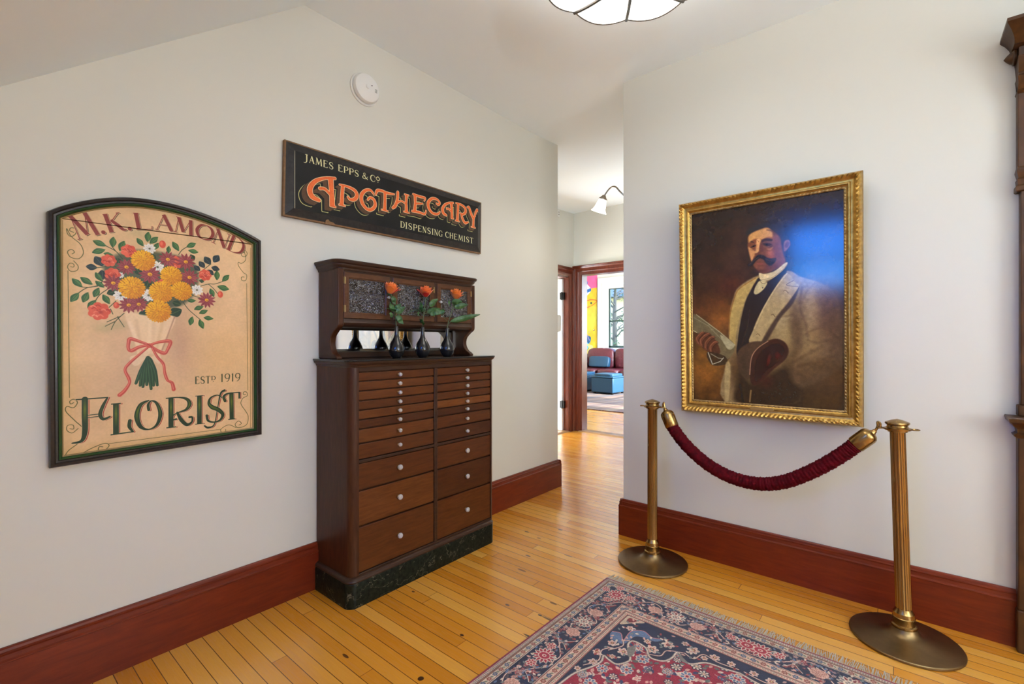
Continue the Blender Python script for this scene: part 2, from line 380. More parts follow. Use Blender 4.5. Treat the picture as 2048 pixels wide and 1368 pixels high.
def write(cv, text, x0, x1, top, base, T, t, col, widths={}):
    ws = [widths.get(c, {' ': .55, 'I': .5, '.': .4, 'M': 1.15, '1': .5}.get(c, .85)) for c in text]
    k = (x1-x0)/(sum(ws)); x = x0
    for c, w in zip(text, ws):
        if c != ' ':
            b = cv.box(x-6, x+k*w+6, top-8, base+16)
            d = letter_sdf(GL[c], boxmap(x+k*w*.08, top, x+k*w*.92, base), T, t, b[1], b[2])
            cv.put(b[0], cv.cov(d), col)
        x += k*w
MUM=[(267,234,36),(232,344,39),(326,353,39),(359,284,35),(395,343,35),(316,430,40)]
DAI=[(215,266,30),(176,331,30),(288,286,35),(347,219,31),(409,221,33),(422,284,33),(222,411,30),(253,406,29),(485,374,32)]
RED=[(222,204,25),(163,248,23),(174,298,24),(136,439,33),(376,227,26),(479,268,24),(330,322,22),(329,161,15),(537,346,14),(185,414,12)]
WHI=[(287,185,21),(313,254,24),(198,376,23),(284,369,24),(449,334,23),(198,299,11)]
LEAF=[(118,181,155,195),(176,158,174,197),(116,225,152,209),(148,223,175,227),(208,168,195,207),(247,150,267,178),(283,120,280,159),(313,135,288,164),(315,158,303,186),(350,165,349,194),(363,145,384,179),(444,139,412,159),(453,175,418,172),(125,297,143,327),(62,326,88,354),(84,319,116,342),(58,409,79,376),(91,409,104,372),(121,388,134,353),(104,430,126,399),(125,328,149,350),(146,377,165,410),(524,244,524,285),(571,258,545,288),(571,321,526,312),(498,324,512,358),(415,382,444,379),(439,416,472,402),(457,432,488,418),(474,449,509,453),(424,483,432,447),(458,459,472,496)]
NAV=[(124,238,146,271),(99,278,130,279),(143,286,147,320),(477,190,499,220),(531,177,511,209),(457,213,477,237),(503,232,534,239),(439,233,460,252),(488,245,511,264)]
BIG=[(263,474,290,423),(363,391,392,400),(354,443,394,419),(158,373,183,361),(303,206,287,235),(244,267,260,292),(287,309,276,340),(426,188,438,212),(349,248,381,251),(188,235,193,260),(475,297,457,292)]
STEM=[[(155,195),(183,210),(203,236)],[(88,354),(110,353),(131,345)],[(79,376),(101,356),(131,347)],[(130,279),(158,271),(180,267),(195,286)],[(126,399),(138,377),(158,357)],[(384,194),(395,175),(413,158)],[(453,321),(491,305),(517,302),(547,288)],[(491,305),(511,323),(527,344)],[(400,389),(420,419),(463,460)],[(444,271),(463,255),(501,218)],[(164,423),(184,398)],[(147,320),(143,336),(158,347)],[(174,197),(183,210)],[(208,443),(183,474),(170,506)],[(193,457),(158,478)],[(183,474),(153,494)],[(188,457),(208,495)],[(175,448),(168,429)],[(432,358),(463,367)]]
WRAP=[(211,439),(273,448),(370,450),(344,534),(324,589),(314,623),(293,597),(273,614),(253,642),(240,637),(248,597),(233,523)]
FAN=[[(282,615),(260,666),(244,713)],[(282,615),(266,666),(257,722)],[(282,615),(271,667),(266,728)],[(282,619),(278,667),(278,721)],[(282,615),(286,675),(292,738)],[(286,619),(295,668),(300,725)],[(289,623),(304,668),(312,725)]]
RIB=[[(287,565),(260,553),(228,541),(222,553),(221,578),(231,586),(253,573),(282,565)],[(287,565),(319,553),(355,551),(346,584),(336,598),(312,587),(289,567)],[(282,573),(253,603),(222,637),(211,660),(222,692),(224,711),(210,738),(195,754)],[(294,573),(312,612),(332,641),(337,678),(346,707),(361,719),(367,746)]]
PT = {
 'body':[(345,378),(249,431),(221,485),(202,564),(195,688),(202,802),(178,859),(169,1057),(498,1045),(534,963),(605,928),(714,828),(716,724),(698,604),(673,503),(635,455),(579,424),(525,399),(475,368)],
 'vest':[(337,393),(305,457),(280,511),(256,611),(239,723),(233,790),(249,812),(275,778),(300,723),(325,635),(360,559),(409,475),(461,404),(472,341),(423,390),(375,418)],
 'llap':[(335,388),(254,437),(228,486),(202,586),(197,688),(202,745),(225,751),(233,678),(254,588),(280,500),(310,441),(333,404)],
 'rlap':[(472,379),(423,444),(365,548),(320,657),(295,728),(345,734),(375,679),(423,594),(479,522),(523,451),(507,429)],
 'rlsh':[(525,451),(479,527),(428,594),(380,680),(355,732),(375,732),(409,669),(447,600),(498,534)],
 'collar':[(345,368),(357,408),(404,401),(452,366),(475,333),(466,326),(418,363),(375,375)],
 'tie':[(350,408),(383,419),(367,453),(335,478),(320,469),(329,435)],
 'crown':[(233,818),(249,768),(295,734),(345,726),(370,739),(317,800),(300,900),(287,930),(249,897)],
 'brim':[(297,906),(305,811),(335,761),(385,723),(428,714),(463,734),(478,776),(461,821),(416,865),(375,910),(335,956),(307,955)],
 'paper':[(6,591),(24,574),(148,674),(225,747),(202,813),(161,820),(87,722),(24,677),(6,665)],
 'hand':[(24,701),(53,675),(92,681),(128,722),(150,782),(128,809),(87,786),(53,760)],
 'cuff':[(83,790),(161,808),(175,842),(106,854)],
 'dark':[(249,880),(305,955),(375,919),(461,861),(498,934),(534,969),(498,1050),(233,1061),(239,948)],
 'sleeve':[(534,452),(587,435),(648,481),(677,583),(702,714),(707,803),(656,865),(579,935),(516,964),(475,914),(498,850),(570,765),(579,703),(552,599),(534,525)],
 'fold':[(557,677),(605,664),(664,678),(639,713),(579,723),(566,703)],
 'fold2':[(579,723),(639,744),(587,806),(534,828),(498,860),(489,829),(534,776)],
 'shirt':[(175,860),(202,859),(191,1047),(172,1052)],
 'hair':[(288,151),(299,129),(333,120),(376,109),(417,121),(453,147),(469,185),(483,209),(459,226),(454,262),(443,224),(441,187),(409,157),(384,136),(359,138),(325,150),(299,165)],
 'face':[(295,171),(312,155),(346,143),(384,136),(409,157),(441,192),(449,234),(457,281),(466,327),(437,347),(396,366),(359,370),(342,357),(323,331),(312,306),(299,253),(293,223)],
 'fore':[(297,172),(312,155),(346,143),(384,137),(405,157),(408,187),(386,186),(363,193),(350,191),(337,187),(318,189),(301,201),(297,195)],
 'chek':[(295,226),(305,230),(329,249),(333,210),(342,253),(329,266),(318,288),(310,301),(299,253)],
 'nose':[(337,189),(350,189),(356,201),(348,230),(345,254),(329,261),(337,229),(334,205)],
 'nsh':[(356,201),(364,223),(369,252),(354,259),(343,265),(331,272),(326,263),(344,258),(350,231)],
 'browl':[(304,199),(314,196),(324,207),(312,203)],
 'eyel':[(306,229),(318,220),(332,218),(329,226),(316,229)],
 'browr':[(360,197),(380,191),(406,198),(406,209),(376,205),(361,209)],
 'eyer':[(363,216),(384,216),(405,226),(403,235),(380,231)],
 'bag':[(384,247),(396,246),(410,241),(400,251)],
 'mous':[(331,278),(346,271),(367,277),(384,291),(400,297),(424,299),(417,322),(396,335),(376,318),(367,301),(350,292),(333,302),(318,321),(301,329),(293,316),(312,302)],
 'mouth':[(335,316),(354,316),(369,323),(350,325)],
 'ear':[(459,226),(469,212),(483,216),(487,237),(477,256),(465,268),(459,263)],
}
def leaf_shape(x0, y0, x1, y1, w=.27):
    dx, dy = x1-x0, y1-y0; L = math.hypot(dx, dy); nx, ny = -dy, dx
    prof = [(0, 0), (.18, .6), (.45, 1), (.75, .7), (1, 0)]
    a = [(x0+dx*t+nx*w*h, y0+dy*t+ny*w*h) for t, h in prof]
    b = [(x0+dx*t-nx*w*h, y0+dy*t-ny*w*h) for t, h in prof[1:-1]]
    return a+b[::-1]
def mix(a, b, t): return tuple(a[i]*(1-t)+b[i]*t for i in range(3))

ARCH = [(-3,101),(32,75),(88,44),(146,20),(208,2),(273,-7),(342,-8),(415,-2),(492,12),(574,34),(662,67),(703,86)]
def paint_florist():
    r = random.Random(5)
    cv = Cv(705, 985, (222, 184, 138), 1.3)
    cv.mottle(120, .05, 1); cv.mottle(25, .02, 2)
    for cx, cy, rx, ry, c, al in ((350, 560, 110, 230, (205, 165, 130), .5), (215, 640, 90, 190, (206, 170, 138), .5), (560, 620, 120, 160, (228, 182, 120), .6), (30, 500, 40, 500, (200, 160, 90), .5), (680, 500, 30, 500, (200, 160, 90), .5), (350, 960, 400, 30, (190, 150, 85), .6), (390, 560, 40, 120, (185, 145, 118), .5)):
        cv.glow(cx, cy, rx, ry, c, al)
    gl = (82, 84, 40)
    # fine green border lines and corner scrolls
    for P in ([(51, 299), (55, 751)], [(644, 288), (649, 771)], [(164, 933), (539, 933)], [(37, 122), (38, 955)], [(660, 124), (660, 948)], [(40, 955), (660, 950)]):
        cv.line(P, .9, gl if len(P) and P[0][0] in (51, 644, 164) else (120, 88, 30))
    tl = [(48, 165), (62, 142), (74, 154), (66, 166), (58, 158)]
    cv.curve([(66, 160), (56, 156), (58, 146), (70, 146), (72, 162), (60, 176), (50, 168), (48, 150), (60, 176), (84, 200), (92, 230), (80, 252), (58, 250), (50, 232), (60, 222), (68, 230), (62, 238)], 1.1, gl)
    cv.curve([(58, 284), (66, 284), (66, 274), (56, 272), (50, 286), (58, 300), (74, 296), (78, 280), (66, 262)], 1., gl)
    cv.curve([(634, 150), (622, 150), (624, 166), (640, 166), (646, 150), (634, 140), (640, 180), (622, 200), (610, 196), (610, 212), (630, 240), (644, 250), (640, 274), (624, 276), (622, 262), (634, 260)], 1.1, gl)
    cv.curve([(66, 770), (58, 774), (56, 764), (66, 758), (76, 770), (66, 788), (48, 782), (46, 800), (70, 836), (92, 870), (84, 910), (52, 940), (46, 960), (70, 966), (110, 944), (150, 930), (164, 940), (150, 956), (134, 952), (136, 940), (146, 942)], 1.2, gl)
    cv.curve([(56, 862), (66, 864), (64, 850), (50, 850), (48, 866), (62, 878), (78, 864)], 1., gl)
    cv.curve([(640, 790), (630, 788), (632, 778), (644, 780), (646, 796), (628, 806), (620, 830), (640, 866), (650, 890), (644, 926), (610, 936), (596, 920), (610, 906), (622, 918), (612, 924)], 1.2, gl)
    cv.curve([(600, 934), (570, 918), (542, 930), (540, 944), (556, 946), (558, 936)], 1.1, gl)
    # bouquet: stems, leaves
    for s in STEM: cv.curve(s, 1.3, (58, 70, 42))
    for cx, cy in ((150, 500), (195, 490), (470, 210), (300, 150), (250, 130)): cv.glow(cx, cy, 26, 18, (150, 150, 105), .35)
    cv.blobpoly([(150, 260), (230, 200), (330, 195), (430, 215), (455, 290), (420, 380), (340, 420), (240, 410), (170, 350)], (52, 66, 48), .8, 14)
    for L in BIG:
        cv.blobpoly(leaf_shape(*L, .42), (38, 62, 40)); cv.line([L[:2], L[2:]], 1, (80, 100, 60))
    for L in NAV:
        cv.blobpoly(leaf_shape(*L, .38), (38, 52, 56)); cv.line([L[:2], L[2:]], .7, (80, 95, 90))
    for L in LEAF:
        a, b = (48, 92, 50), (92, 130, 72)
        cv.blobpoly(leaf_shape(*L, .27), a)
        x0, y0, x1, y1 = L
        cv.blobpoly(leaf_shape(x0+2, y0-1, x1+2, y1-1, .13), b, .8)
        cv.line([L[:2], L[2:]], .6, (35, 62, 35))
    # paper wrap
    cv.blobpoly(WRAP, (232, 200, 158), 1, 6)
    for (x0, y0, x1, y1, c) in ((245, 470, 262, 600, (214, 178, 138)), (330, 470, 306, 600, (214, 176, 130)), (290, 460, 285, 580, (240, 212, 172)), (225, 480, 250, 560, (240, 214, 180)), (300, 480, 296, 600, (222, 188, 146))):
        cv.line([(x0, y0), (x1, y1)], 6, c, .6, 8)
    cv.line([(370, 450), (344, 534), (328, 585)], 2.5, (176, 132, 104), .8, 3)
    cv.blobpoly([(225, 612), (262, 600), (285, 612), (322, 606), (318, 640), (290, 618), (262, 628), (240, 646)], (226, 196, 158), 1, 3)
    for i, f in enumerate(FAN):
        cv.curve(f, (7, 7, 4.5), (38, 66, 44)); cv.curve([(x-1.5, y) for x, y in f], 1.6, (70, 104, 66), .7)
    # flowers
    for x, y, q in WHI:
        for k in range(9):
            a = k*2*math.pi/9+.3
            cv.ell(x+math.cos(a)*q*.58, y+math.sin(a)*q*.58, q*.42, q*.24, (232, 228, 216), 1, 0, a)
        for k in range(9):
            a = k*2*math.pi/9+.3; cv.line([(x, y), (x+math.cos(a)*q*.6, y+math.sin(a)*q*.6)], .7, (150, 150, 165), .7)
        cv.ell(x, y, q*.16, q*.13, (92, 92, 60))
    for x, y, q in RED:
        base = (206, 78, 56)
        if q < 18:
            cv.ell(x, y, q*.75, q, base, 1, 1.5); cv.ell(x-q*.2, y-q*.2, q*.3, q*.6, (232, 118, 88), .8, 2); continue
        for k in range(7):
            a = k*2*math.pi/7
            cv.ell(x+math.cos(a)*q*.5, y+math.sin(a)*q*.5, q*.52, q*.44, mix(base, (226, 104, 78), r.random()), 1, 1.5, a)
        for k in range(16):
            a = r.uniform(0, 6.3); d = r.uniform(.05, .75)*q
            c = r.choice([(232, 126, 98), (176, 52, 42), (216, 90, 66), (240, 150, 118)])
            cv.curve([(x+math.cos(a)*d-q*.2, y+math.sin(a)*d), (x+math.cos(a)*d, y+math.sin(a)*d-q*.14), (x+math.cos(a)*d+q*.22, y+math.sin(a)*d+q*.05)], q*.06, c, .8, 1)
        cv.glow(x+q*.1, y+q*.1, q*.25, q*.2, (150, 40, 36), .7)
    for x, y, q in DAI:
        n = 12
        for k in range(n):
            a = k*2*math.pi/n+x
            c = mix((138, 58, 62), (168, 82, 82), r.random())
            P = leaf_shape(x+math.cos(a)*q*.15, y+math.sin(a)*q*.15, x+math.cos(a)*q*1.05, y+math.sin(a)*q*1.05, .2)
            cv.blobpoly(P, c, 1, 0, 3); cv.line([P[0], P[4]], .8, (104, 38, 48), .8)
        cv.ell(x, y, q*.22, q*.2, (232, 168, 44), 1, 1); cv.ell(x+q*.05, y+q*.06, q*.1, q*.09, (176, 106, 34), .8, 1)
    for x, y, q in MUM:
        cv.ell(x, y, q*1., q*1.04, (190, 118, 24), 1, 2)
        for ring, nn in ((.98, 30), (.8, 26), (.6, 20), (.4, 14), (.2, 8)):
            for k in range(nn):
                a = k*2*math.pi/nn+ring*7+r.uniform(-.05, .05)
                c = mix((240, 182, 34), (206, 122, 24), max(0, min(1, .45+.5*(math.cos(a)*.6+math.sin(a)*.6)*ring+r.uniform(-.25, .25))))
                cv.ell(x+math.cos(a)*q*ring, y+math.sin(a)*q*ring*1.03, q*.13, q*.085, c, 1, .8, a)
                if k % 3 == 0: cv.ell(x+math.cos(a+.1)*q*ring*.9, y+math.sin(a+.1)*q*ring*.92, q*.05, q*.03, (150, 84, 20), .6, 1, a)
    # ribbon
    for i, p in enumerate(RIB):
        cv.curve(p, (4.5, 5, 7, 6, 5, 7, 6, 4.5) if i < 2 else (3.5, 4.5, 5, 4.5, 5.5, 4.5, 6, 7), (196, 84, 70))
        cv.curve([(x-1, y-1.5) for x, y in p], 1.6, (224, 128, 108), .8)
        cv.curve([(x+2.5, y+2) for x, y in p], 1., (158, 56, 50), .7)
    cv.ell(287, 567, 11, 9, (200, 86, 72)); cv.curve([(280, 562), (288, 566), (294, 574)], 1.4, (150, 52, 46))
    # the florist's lettering
    def art(glyph, mp, T, t, face, X0, X1, Y0, Y1, sh, shc, inl=None):
        b = cv.box(X0, X1, Y0, Y1)
        cv.put(b[0], cv.cov(letter_sdf(glyph, lambda x, y: tuple(np.add(mp(x, y), sh)), T*.9, t, b[1], b[2])), shc)
        d = letter_sdf(glyph, mp, T, t, b[1], b[2])
        cv.put(b[0], cv.cov(d-1.4), (226, 190, 144)); cv.put(b[0], cv.cov(d), face)
        if inl: cv.put(b[0], cv.cov(d+T*.55, 2.5)*np.clip(1-np.abs(b[2]-inl[1])/50, 0, 1), inl[0])
    for ch, x0, y0, x1, y1 in (('F', 60, 760, 166, 918), ('L', 160, 786, 240, 901), ('O', 241, 783, 328, 897), ('R', 338, 780, 436, 899), ('I', 436, 780, 480, 898), ('S', 484, 783, 552, 896), ('T', 546, 778, 616, 894)):
        art(GF[ch], boxmap(x0, y0, x1, y1), 8.6, 1.5, (38, 56, 34), x0-20, x1+20, y0-36, y1+40, (4.5, 1.6), (148, 52, 42), ((92, 108, 32), y0+38))
    # the owner's name on the arch
    def bez(a):   # base line of the name, x -> y
        return np.interp(a, [60, 110, 190, 250, 330, 400, 470, 520, 620], [193, 166, 130, 115, 100, 104, 112, 128, 168])
    for ch, xa, xb, h in (('M', 76, 138, 84), ('.', 142, 156, 60), ('K', 160, 216, 66), ('.', 218, 234, 60), ('L', 242, 300, 62), ('A', 306, 366, 62), ('M', 366, 434, 62), ('O', 440, 506, 62), ('N', 500, 562, 66), ('D', 556, 620, 72)):
        ya, yb = bez(xa), bez(xb); L = math.hypot(xb-xa, yb-ya); ux, uy = (xb-xa)/L, (yb-ya)/L
        ux2, uy2 = ux*.5, uy*.5
        def mp(x, y, xa=xa, ya=ya, L=L, ux=ux, uy=uy, h=h): return (xa+ux*L*x+uy*h*y*.85, ya+uy*L*x-ux*h*y)
        b = cv.box(xa-40, xb+50, min(ya, yb)-h-20, max(ya, yb)+20)
        cv.put(b[0], cv.cov(letter_sdf(GL[ch], lambda x, y: tuple(np.add(mp(x, y), (3.4, 2.4))), 6., 1.1, b[1], b[2])), (72, 58, 40))
        d = letter_sdf(GL[ch], mp, 6.4, 1.3, b[1], b[2])
        cv.put(b[0], cv.cov(d-1.2), (224, 188, 142)); cv.put(b[0], cv.cov(d), (132, 52, 44))
    write(cv, 'EST', 440, 500, 699, 729, 2.4, .9, (66, 70, 40)); write(cv, 'D', 500, 520, 700, 716, 1.8, .7, (66, 70, 40)); cv.ell(510, 723, 1.6, 1.6, (66, 70, 40))
    write(cv, '1919', 536, 620, 692, 727, 2.4, .9, (66, 70, 40), {'1': .5})
    cv.mottle(6, .02, 7)
    return cv

def paint_apothecary():
    cv = Cv(1370, 365, (30, 29, 30), 1.2)
    cv.mottle(60, .12, 3)
    for x0, y0, x1, y1 in ((47, 31, 1346, 27), (1346, 27, 1343, 321), (1343, 321, 47, 331), (47, 331, 47, 31)):
        cv.line([(x0, y0), (x1, y1)], 1.5, (176, 172, 146))
    cv.glow(20, 180, 16, 120, (92, 86, 84), .55)
    yl = (214, 210, 160)
    write(cv, 'JAMES', 86, 252, 50, 84, 3.1, 1.1, yl); write(cv, 'EPPS', 272, 400, 49, 82, 3.1, 1.1, yl); write(cv, '&', 414, 456, 50, 82, 2.8, 1., yl)
    write(cv, 'C', 466, 503, 48, 83, 3.1, 1.1, yl); cv.curve([(518, 48), (506, 59), (518, 70), (530, 59), (518, 48)], 2, yl); cv.ell(518, 79, 2.6, 2.6, yl)
    write(cv, 'DISPENSING', 668, 1002, 267, 303, 3.1, 1.1, yl); write(cv, 'CHEMIST', 1022, 1284, 265, 301, 3.1, 1.1, yl)
    words = (('A', 100, 130, 266, 275), ('P', 272, 152, 390, 258), ('O', 398, 134, 508, 250), ('T', 498, 118, 632, 228), ('H', 612, 102, 742, 206), ('E', 752, 86, 868, 190), ('C', 868, 72, 984, 172), ('A', 986, 66, 1100, 168), ('R', 1106, 60, 1232, 176), ('Y', 1216, 60, 1338, 190))
    dv = (-34, 30)
    def setup(ch, x0, y0, x1, y1):
        big = x0 < 200
        T, t = (14, 3.) if big else (10.5, 2.4)
        dv = (-30, 24) if big else (-22, 20)
        mp = boxmap(x0, y0, x1, y1); b = cv.box(x0-62, x1+24, y0-24, y1+56)
        return T, t, b, lambda q: letter_sdf(GP[ch], lambda x, y: tuple(np.add(mp(x, y), (dv[0]*q, dv[1]*q))), T, t, b[1], b[2])
    for W in words:
        T, t, b, at = setup(*W); cv.put(b[0], cv.cov(np.abs(at(1.45))-1.6), (196, 192, 122))
    for W in words:
        T, t, b, at = setup(*W); cv.put(b[0], cv.cov(np.minimum.reduce([at(q) for q in np.linspace(0, 1.2, 6)])-2.), (28, 27, 28))
    for W in words:
        T, t, b, at = setup(*W); cv.put(b[0], cv.cov(np.minimum.reduce([at(q) for q in np.linspace(0, .95, 15)])), (88, 64, 47))
        cv.put(b[0], cv.cov(np.abs(at(.95))-.6), (150, 120, 84), .45)
    for W in words:
        T, t, b, at = setup(*W); d = at(0)
        cv.put(b[0], cv.cov(np.minimum.reduce([at(q) for q in (.15, .3)])), (60, 44, 36), .7)
        cv.put(b[0], cv.cov(d-2.4), (236, 206, 160)); cv.put(b[0], cv.cov(d), (220, 102, 52))
        cv.put(b[0], cv.cov(d+T*.5, 4), (228, 116, 60), .6)
    # a chip broken out of the lower edge
    cv.blobpoly([(196, 372), (204, 350), (216, 344), (226, 352), (250, 356), (262, 372)], (96, 70, 48)); cv.curve([(200, 340), (214, 352), (240, 358), (262, 360)], 2, (150, 118, 86))
    cv.mottle(5, .03, 4)
    return cv

def paint_portrait():
    cv = Cv(713, 1065, (44, 30, 24), 1.2)
    for cx, cy, rx, ry, c, al in ((90, 520, 160, 120, (96, 50, 24), .8), (160, 590, 110, 90, (150, 88, 34), .8), (60, 900, 130, 160, (140, 86, 26), .9), (110, 790, 90, 130, (150, 96, 34), .7), (110, 1000, 110, 80, (116, 68, 20), .7),
                             (620, 1000, 140, 90, (92, 56, 18), .8), (670, 900, 80, 70, (120, 74, 22), .8), (100, 330, 120, 140, (64, 34, 24), .8), (40, 160, 120, 200, (42, 30, 27), .8), (560, 150, 190, 170, (38, 28, 24), .9), (620, 330, 120, 100, (40, 27, 22), .9), (240, 250, 70, 130, (78, 46, 34), .6), (210, 420, 80, 70, (88, 36, 26), .6)):
        cv.glow(cx, cy, rx, ry, c, al)
    cv.mottle(40, .16, 11)
    P = PT
    B = lambda k, c, al=1., soft=2.: cv.blobpoly(P[k], c, al, soft*1.5+2, 4)
    B('body', (150, 124, 82), 1, 4)
    for cx, cy, rx, ry, c, al in ((620, 520, 90, 110, (118, 92, 74), .75), (680, 640, 60, 160, (84, 62, 48), .8), (470, 840, 70, 110, (124, 96, 52), .6), (430, 620, 50, 110, (178, 156, 110), .6), (520, 700, 24, 130, (84, 62, 42), .8), (600, 980, 120, 60, (60, 38, 18), .9), (420, 980, 120, 110, (52, 32, 16), .9), (330, 900, 60, 140, (60, 40, 22), .7), (230, 900, 40, 110, (70, 46, 24), .8)):
        cv.glow(cx, cy, rx, ry, c, al)
    B('sleeve', (140, 114, 80), .75, 16)
    cv.glow(640, 560, 40, 110, (112, 84, 70), .8); cv.glow(580, 560, 24, 120, (176, 150, 112), .7)
    B('fold', (164, 132, 84), .9, 8); B('fold2', (158, 130, 86), .8, 14)
    for pts, c, w in (([(552, 690), (600, 664), (650, 676), (690, 720)], (84, 58, 36), 4), ([(560, 720), (600, 734), (660, 720)], (92, 66, 40), 5), ([(575, 770), (620, 760), (680, 780)], (96, 70, 42), 6), ([(500, 830), (560, 790), (620, 750)], (92, 66, 42), 7), ([(536, 460), (528, 560), (552, 640), (560, 700)], (92, 68, 50), 6), ([(590, 440), (555, 480), (535, 540)], (110, 86, 66), 3), ([(410, 596), (450, 600), (500, 588)], (96, 72, 46), 2.5), ([(404, 614), (450, 612), (496, 606)], (196, 172, 124), 3), ([(470, 900), (500, 960), (530, 985)], (150, 108, 56), 2), ([(520, 850), (600, 830), (690, 790)], (100, 72, 44), 8)):
        cv.curve(pts, w, c, .5, 9)
    cv.glow(650, 860, 90, 50, (72, 48, 26), .85); cv.glow(560, 900, 60, 50, (104, 76, 44), .6)
    for cx, cy, rx, ry, al in ((665, 620, 50, 150, .55), (690, 760, 60, 130, .6), (500, 640, 20, 130, .45), (480, 880, 60, 90, .6), (600, 930, 110, 60, .7), (390, 700, 30, 60, .3)): cv.glow(cx, cy, rx, ry, (66, 44, 28), al)
    cv.glow(600, 760, 50, 40, (150, 122, 78), .5); cv.glow(585, 560, 22, 90, (170, 142, 100), .5); cv.glow(440, 720, 40, 90, (160, 134, 86), .5)
    cv.glow(640, 650, 70, 200, (86, 58, 44), .5); cv.glow(560, 830, 120, 60, (84, 58, 32), .45); cv.glow(240, 820, 40, 60, (96, 68, 38), .5)
    B('dark', (46, 29, 18), .9, 16)
    B('vest', (34, 25, 26)); cv.curve([(300, 560), (290, 640), (262, 740)], 2, (60, 46, 40), .7, 3)
    B('llap', (188, 158, 90), 1, 3); cv.curve([(330, 392), (252, 441), (226, 488), (202, 586), (197, 688)], 2.5, (150, 100, 40), .8, 2)
    B('rlsh', (58, 40, 32), .9, 4); B('rlap', (176, 152, 104), 1, 2); cv.curve([(472, 382), (425, 446), (368, 548), (322, 657)], 3, (214, 192, 140), .7, 3)
    for a, b, c, d in ((455, 470, 478, 482), (400, 590, 418, 600), (330, 690, 348, 698)): cv.curve([(a, b), ((a+c)/2, b-3), (c, d)], 1.4, (92, 70, 46), .9, 1)
    cv.curve([(500, 420), (470, 440), (520, 452)], 1.6, (92, 72, 54), .9, 1)
    # head
    B('hair', (42, 37, 36), 1, 8); B('face', (120, 66, 40), 1, 4); B('ear', (132, 76, 54), 1, 3); cv.ell(474, 236, 9, 16, (84, 42, 32), .8, 5, .3)
    cv.glow(425, 250, 22, 60, (112, 60, 42), .8); cv.glow(400, 340, 50, 16, (92, 46, 34), .8)
    B('fore', (206, 148, 82), 1, 5); cv.glow(395, 205, 18, 20, (176, 112, 66), .6)
    B('chek', (214, 146, 88), 1, 4); B('nose', (222, 162, 100), 1, 3); B('nsh', (104, 56, 40), .9, 4)
    cv.glow(316, 222, 14, 10, (110, 64, 44), .8); B('browl', (62, 40, 32), 1, 2); B('eyel', (52, 32, 28), 1, 2)
    cv.ell(320, 224, 3, 3, (20, 16, 16)); cv.curve([(304, 240), (318, 244), (330, 238)], 1.6, (150, 92, 60), .8, 2)
    cv.glow(384, 220, 24, 14, (86, 50, 40), .9); B('browr', (56, 36, 30), 1, 3); B('eyer', (48, 32, 30), .9, 3); cv.ell(382, 224, 3.4, 3, (18, 14, 14)); cv.curve([(366, 232), (384, 236), (404, 230)], 1.4, (138, 84, 58), .8, 2)
    B('bag', (206, 134, 78), .9, 5); cv.glow(398, 270, 16, 16, (180, 98, 58), .8); cv.glow(404, 292, 12, 10, (170, 84, 50), .7)
    cv.curve([(384, 148), (409, 158), (420, 180)], 3, (92, 58, 38), .7, 5); cv.curve([(340, 196), (346, 204)], 1.2, (130, 80, 50), .9, 1)
    B('mous', (38, 28, 29), 1, 3); cv.curve([(300, 318), (320, 300), (344, 284)], 2, (70, 60, 58), .7, 3); cv.curve([(376, 296), (400, 310), (418, 312)], 2, (66, 50, 46), .7, 3)
    B('mouth', (148, 72, 56), .9, 3); cv.glow(352, 340, 24, 10, (140, 80, 54), .7); cv.glow(360, 358, 30, 8, (84, 42, 30), .7)
    B('collar', (222, 200, 146), 1, 2); cv.curve([(357, 404), (404, 396), (452, 362), (474, 334)], 1.4, (150, 124, 84), .8, 2); B('tie', (200, 182, 128), 1, 2); cv.ell(362, 446, 3, 3, (40, 32, 40)); cv.curve([(350, 410), (362, 424), (380, 420)], 1.6, (120, 100, 70), .8, 1)
    # papers, hand, cuff
    B('paper', (112, 98, 66), 1, 3); cv.line([(24, 574), (148, 674), (225, 747)], 2.5, (176, 164, 124), .9, 2); cv.line([(10, 590), (90, 640), (170, 730)], 2, (150, 140, 106), .8, 2); cv.blobpoly([(150, 690), (222, 746), (190, 770)], (182, 170, 130), .9, 4); cv.line([(6, 664), (26, 676)], 2, (190, 170, 120))
    B('hand', (86, 48, 32), 1, 3)
    for pts in ([(36, 740), (26, 712), (48, 684), (60, 676)], [(52, 750), (48, 722), (72, 694), (94, 684)], [(74, 766), (76, 736), (100, 708), (118, 702)], [(104, 786), (100, 760), (118, 736), (134, 730)]):
        cv.curve(pts, (9, 10, 9, 6), (112, 64, 42), .9, 3); cv.curve([(x-3, y-3) for x, y in pts], 2, (168, 102, 66), .7, 3); cv.curve([(x+9, y+5) for x, y in pts], 1.6, (52, 26, 18), .8, 2)
    cv.blobpoly([(80, 788), (170, 806), (182, 850), (104, 858)], (60, 42, 26), .9, 3); cv.line([(86, 790), (108, 854)], 2.6, (184, 176, 146)); cv.line([(108, 855), (150, 838), (166, 818)], 2.2, (184, 176, 146)); cv.line([(100, 796), (140, 820), (160, 822)], 2.6, (150, 142, 112), .8)
    B('shirt', (196, 170, 112), .7, 4)
    # hat
    B('crown', (78, 54, 38), 1, 4); cv.glow(270, 850, 18, 60, (62, 44, 32), .7); B('brim', (58, 28, 20), 1, 3)
    cv.blobpoly([(322, 930), (330, 830), (370, 764), (430, 738), (458, 772), (430, 830), (380, 880), (345, 930)], (40, 15, 12), .9, 10)
    cv.curve([(297, 904), (306, 815), (335, 764), (384, 726)], 2.6, (170, 124, 92), .9, 2); cv.glow(388, 822, 8, 30, (110, 26, 24), .6, .2); cv.glow(428, 800, 14, 20, (90, 20, 18), .6)
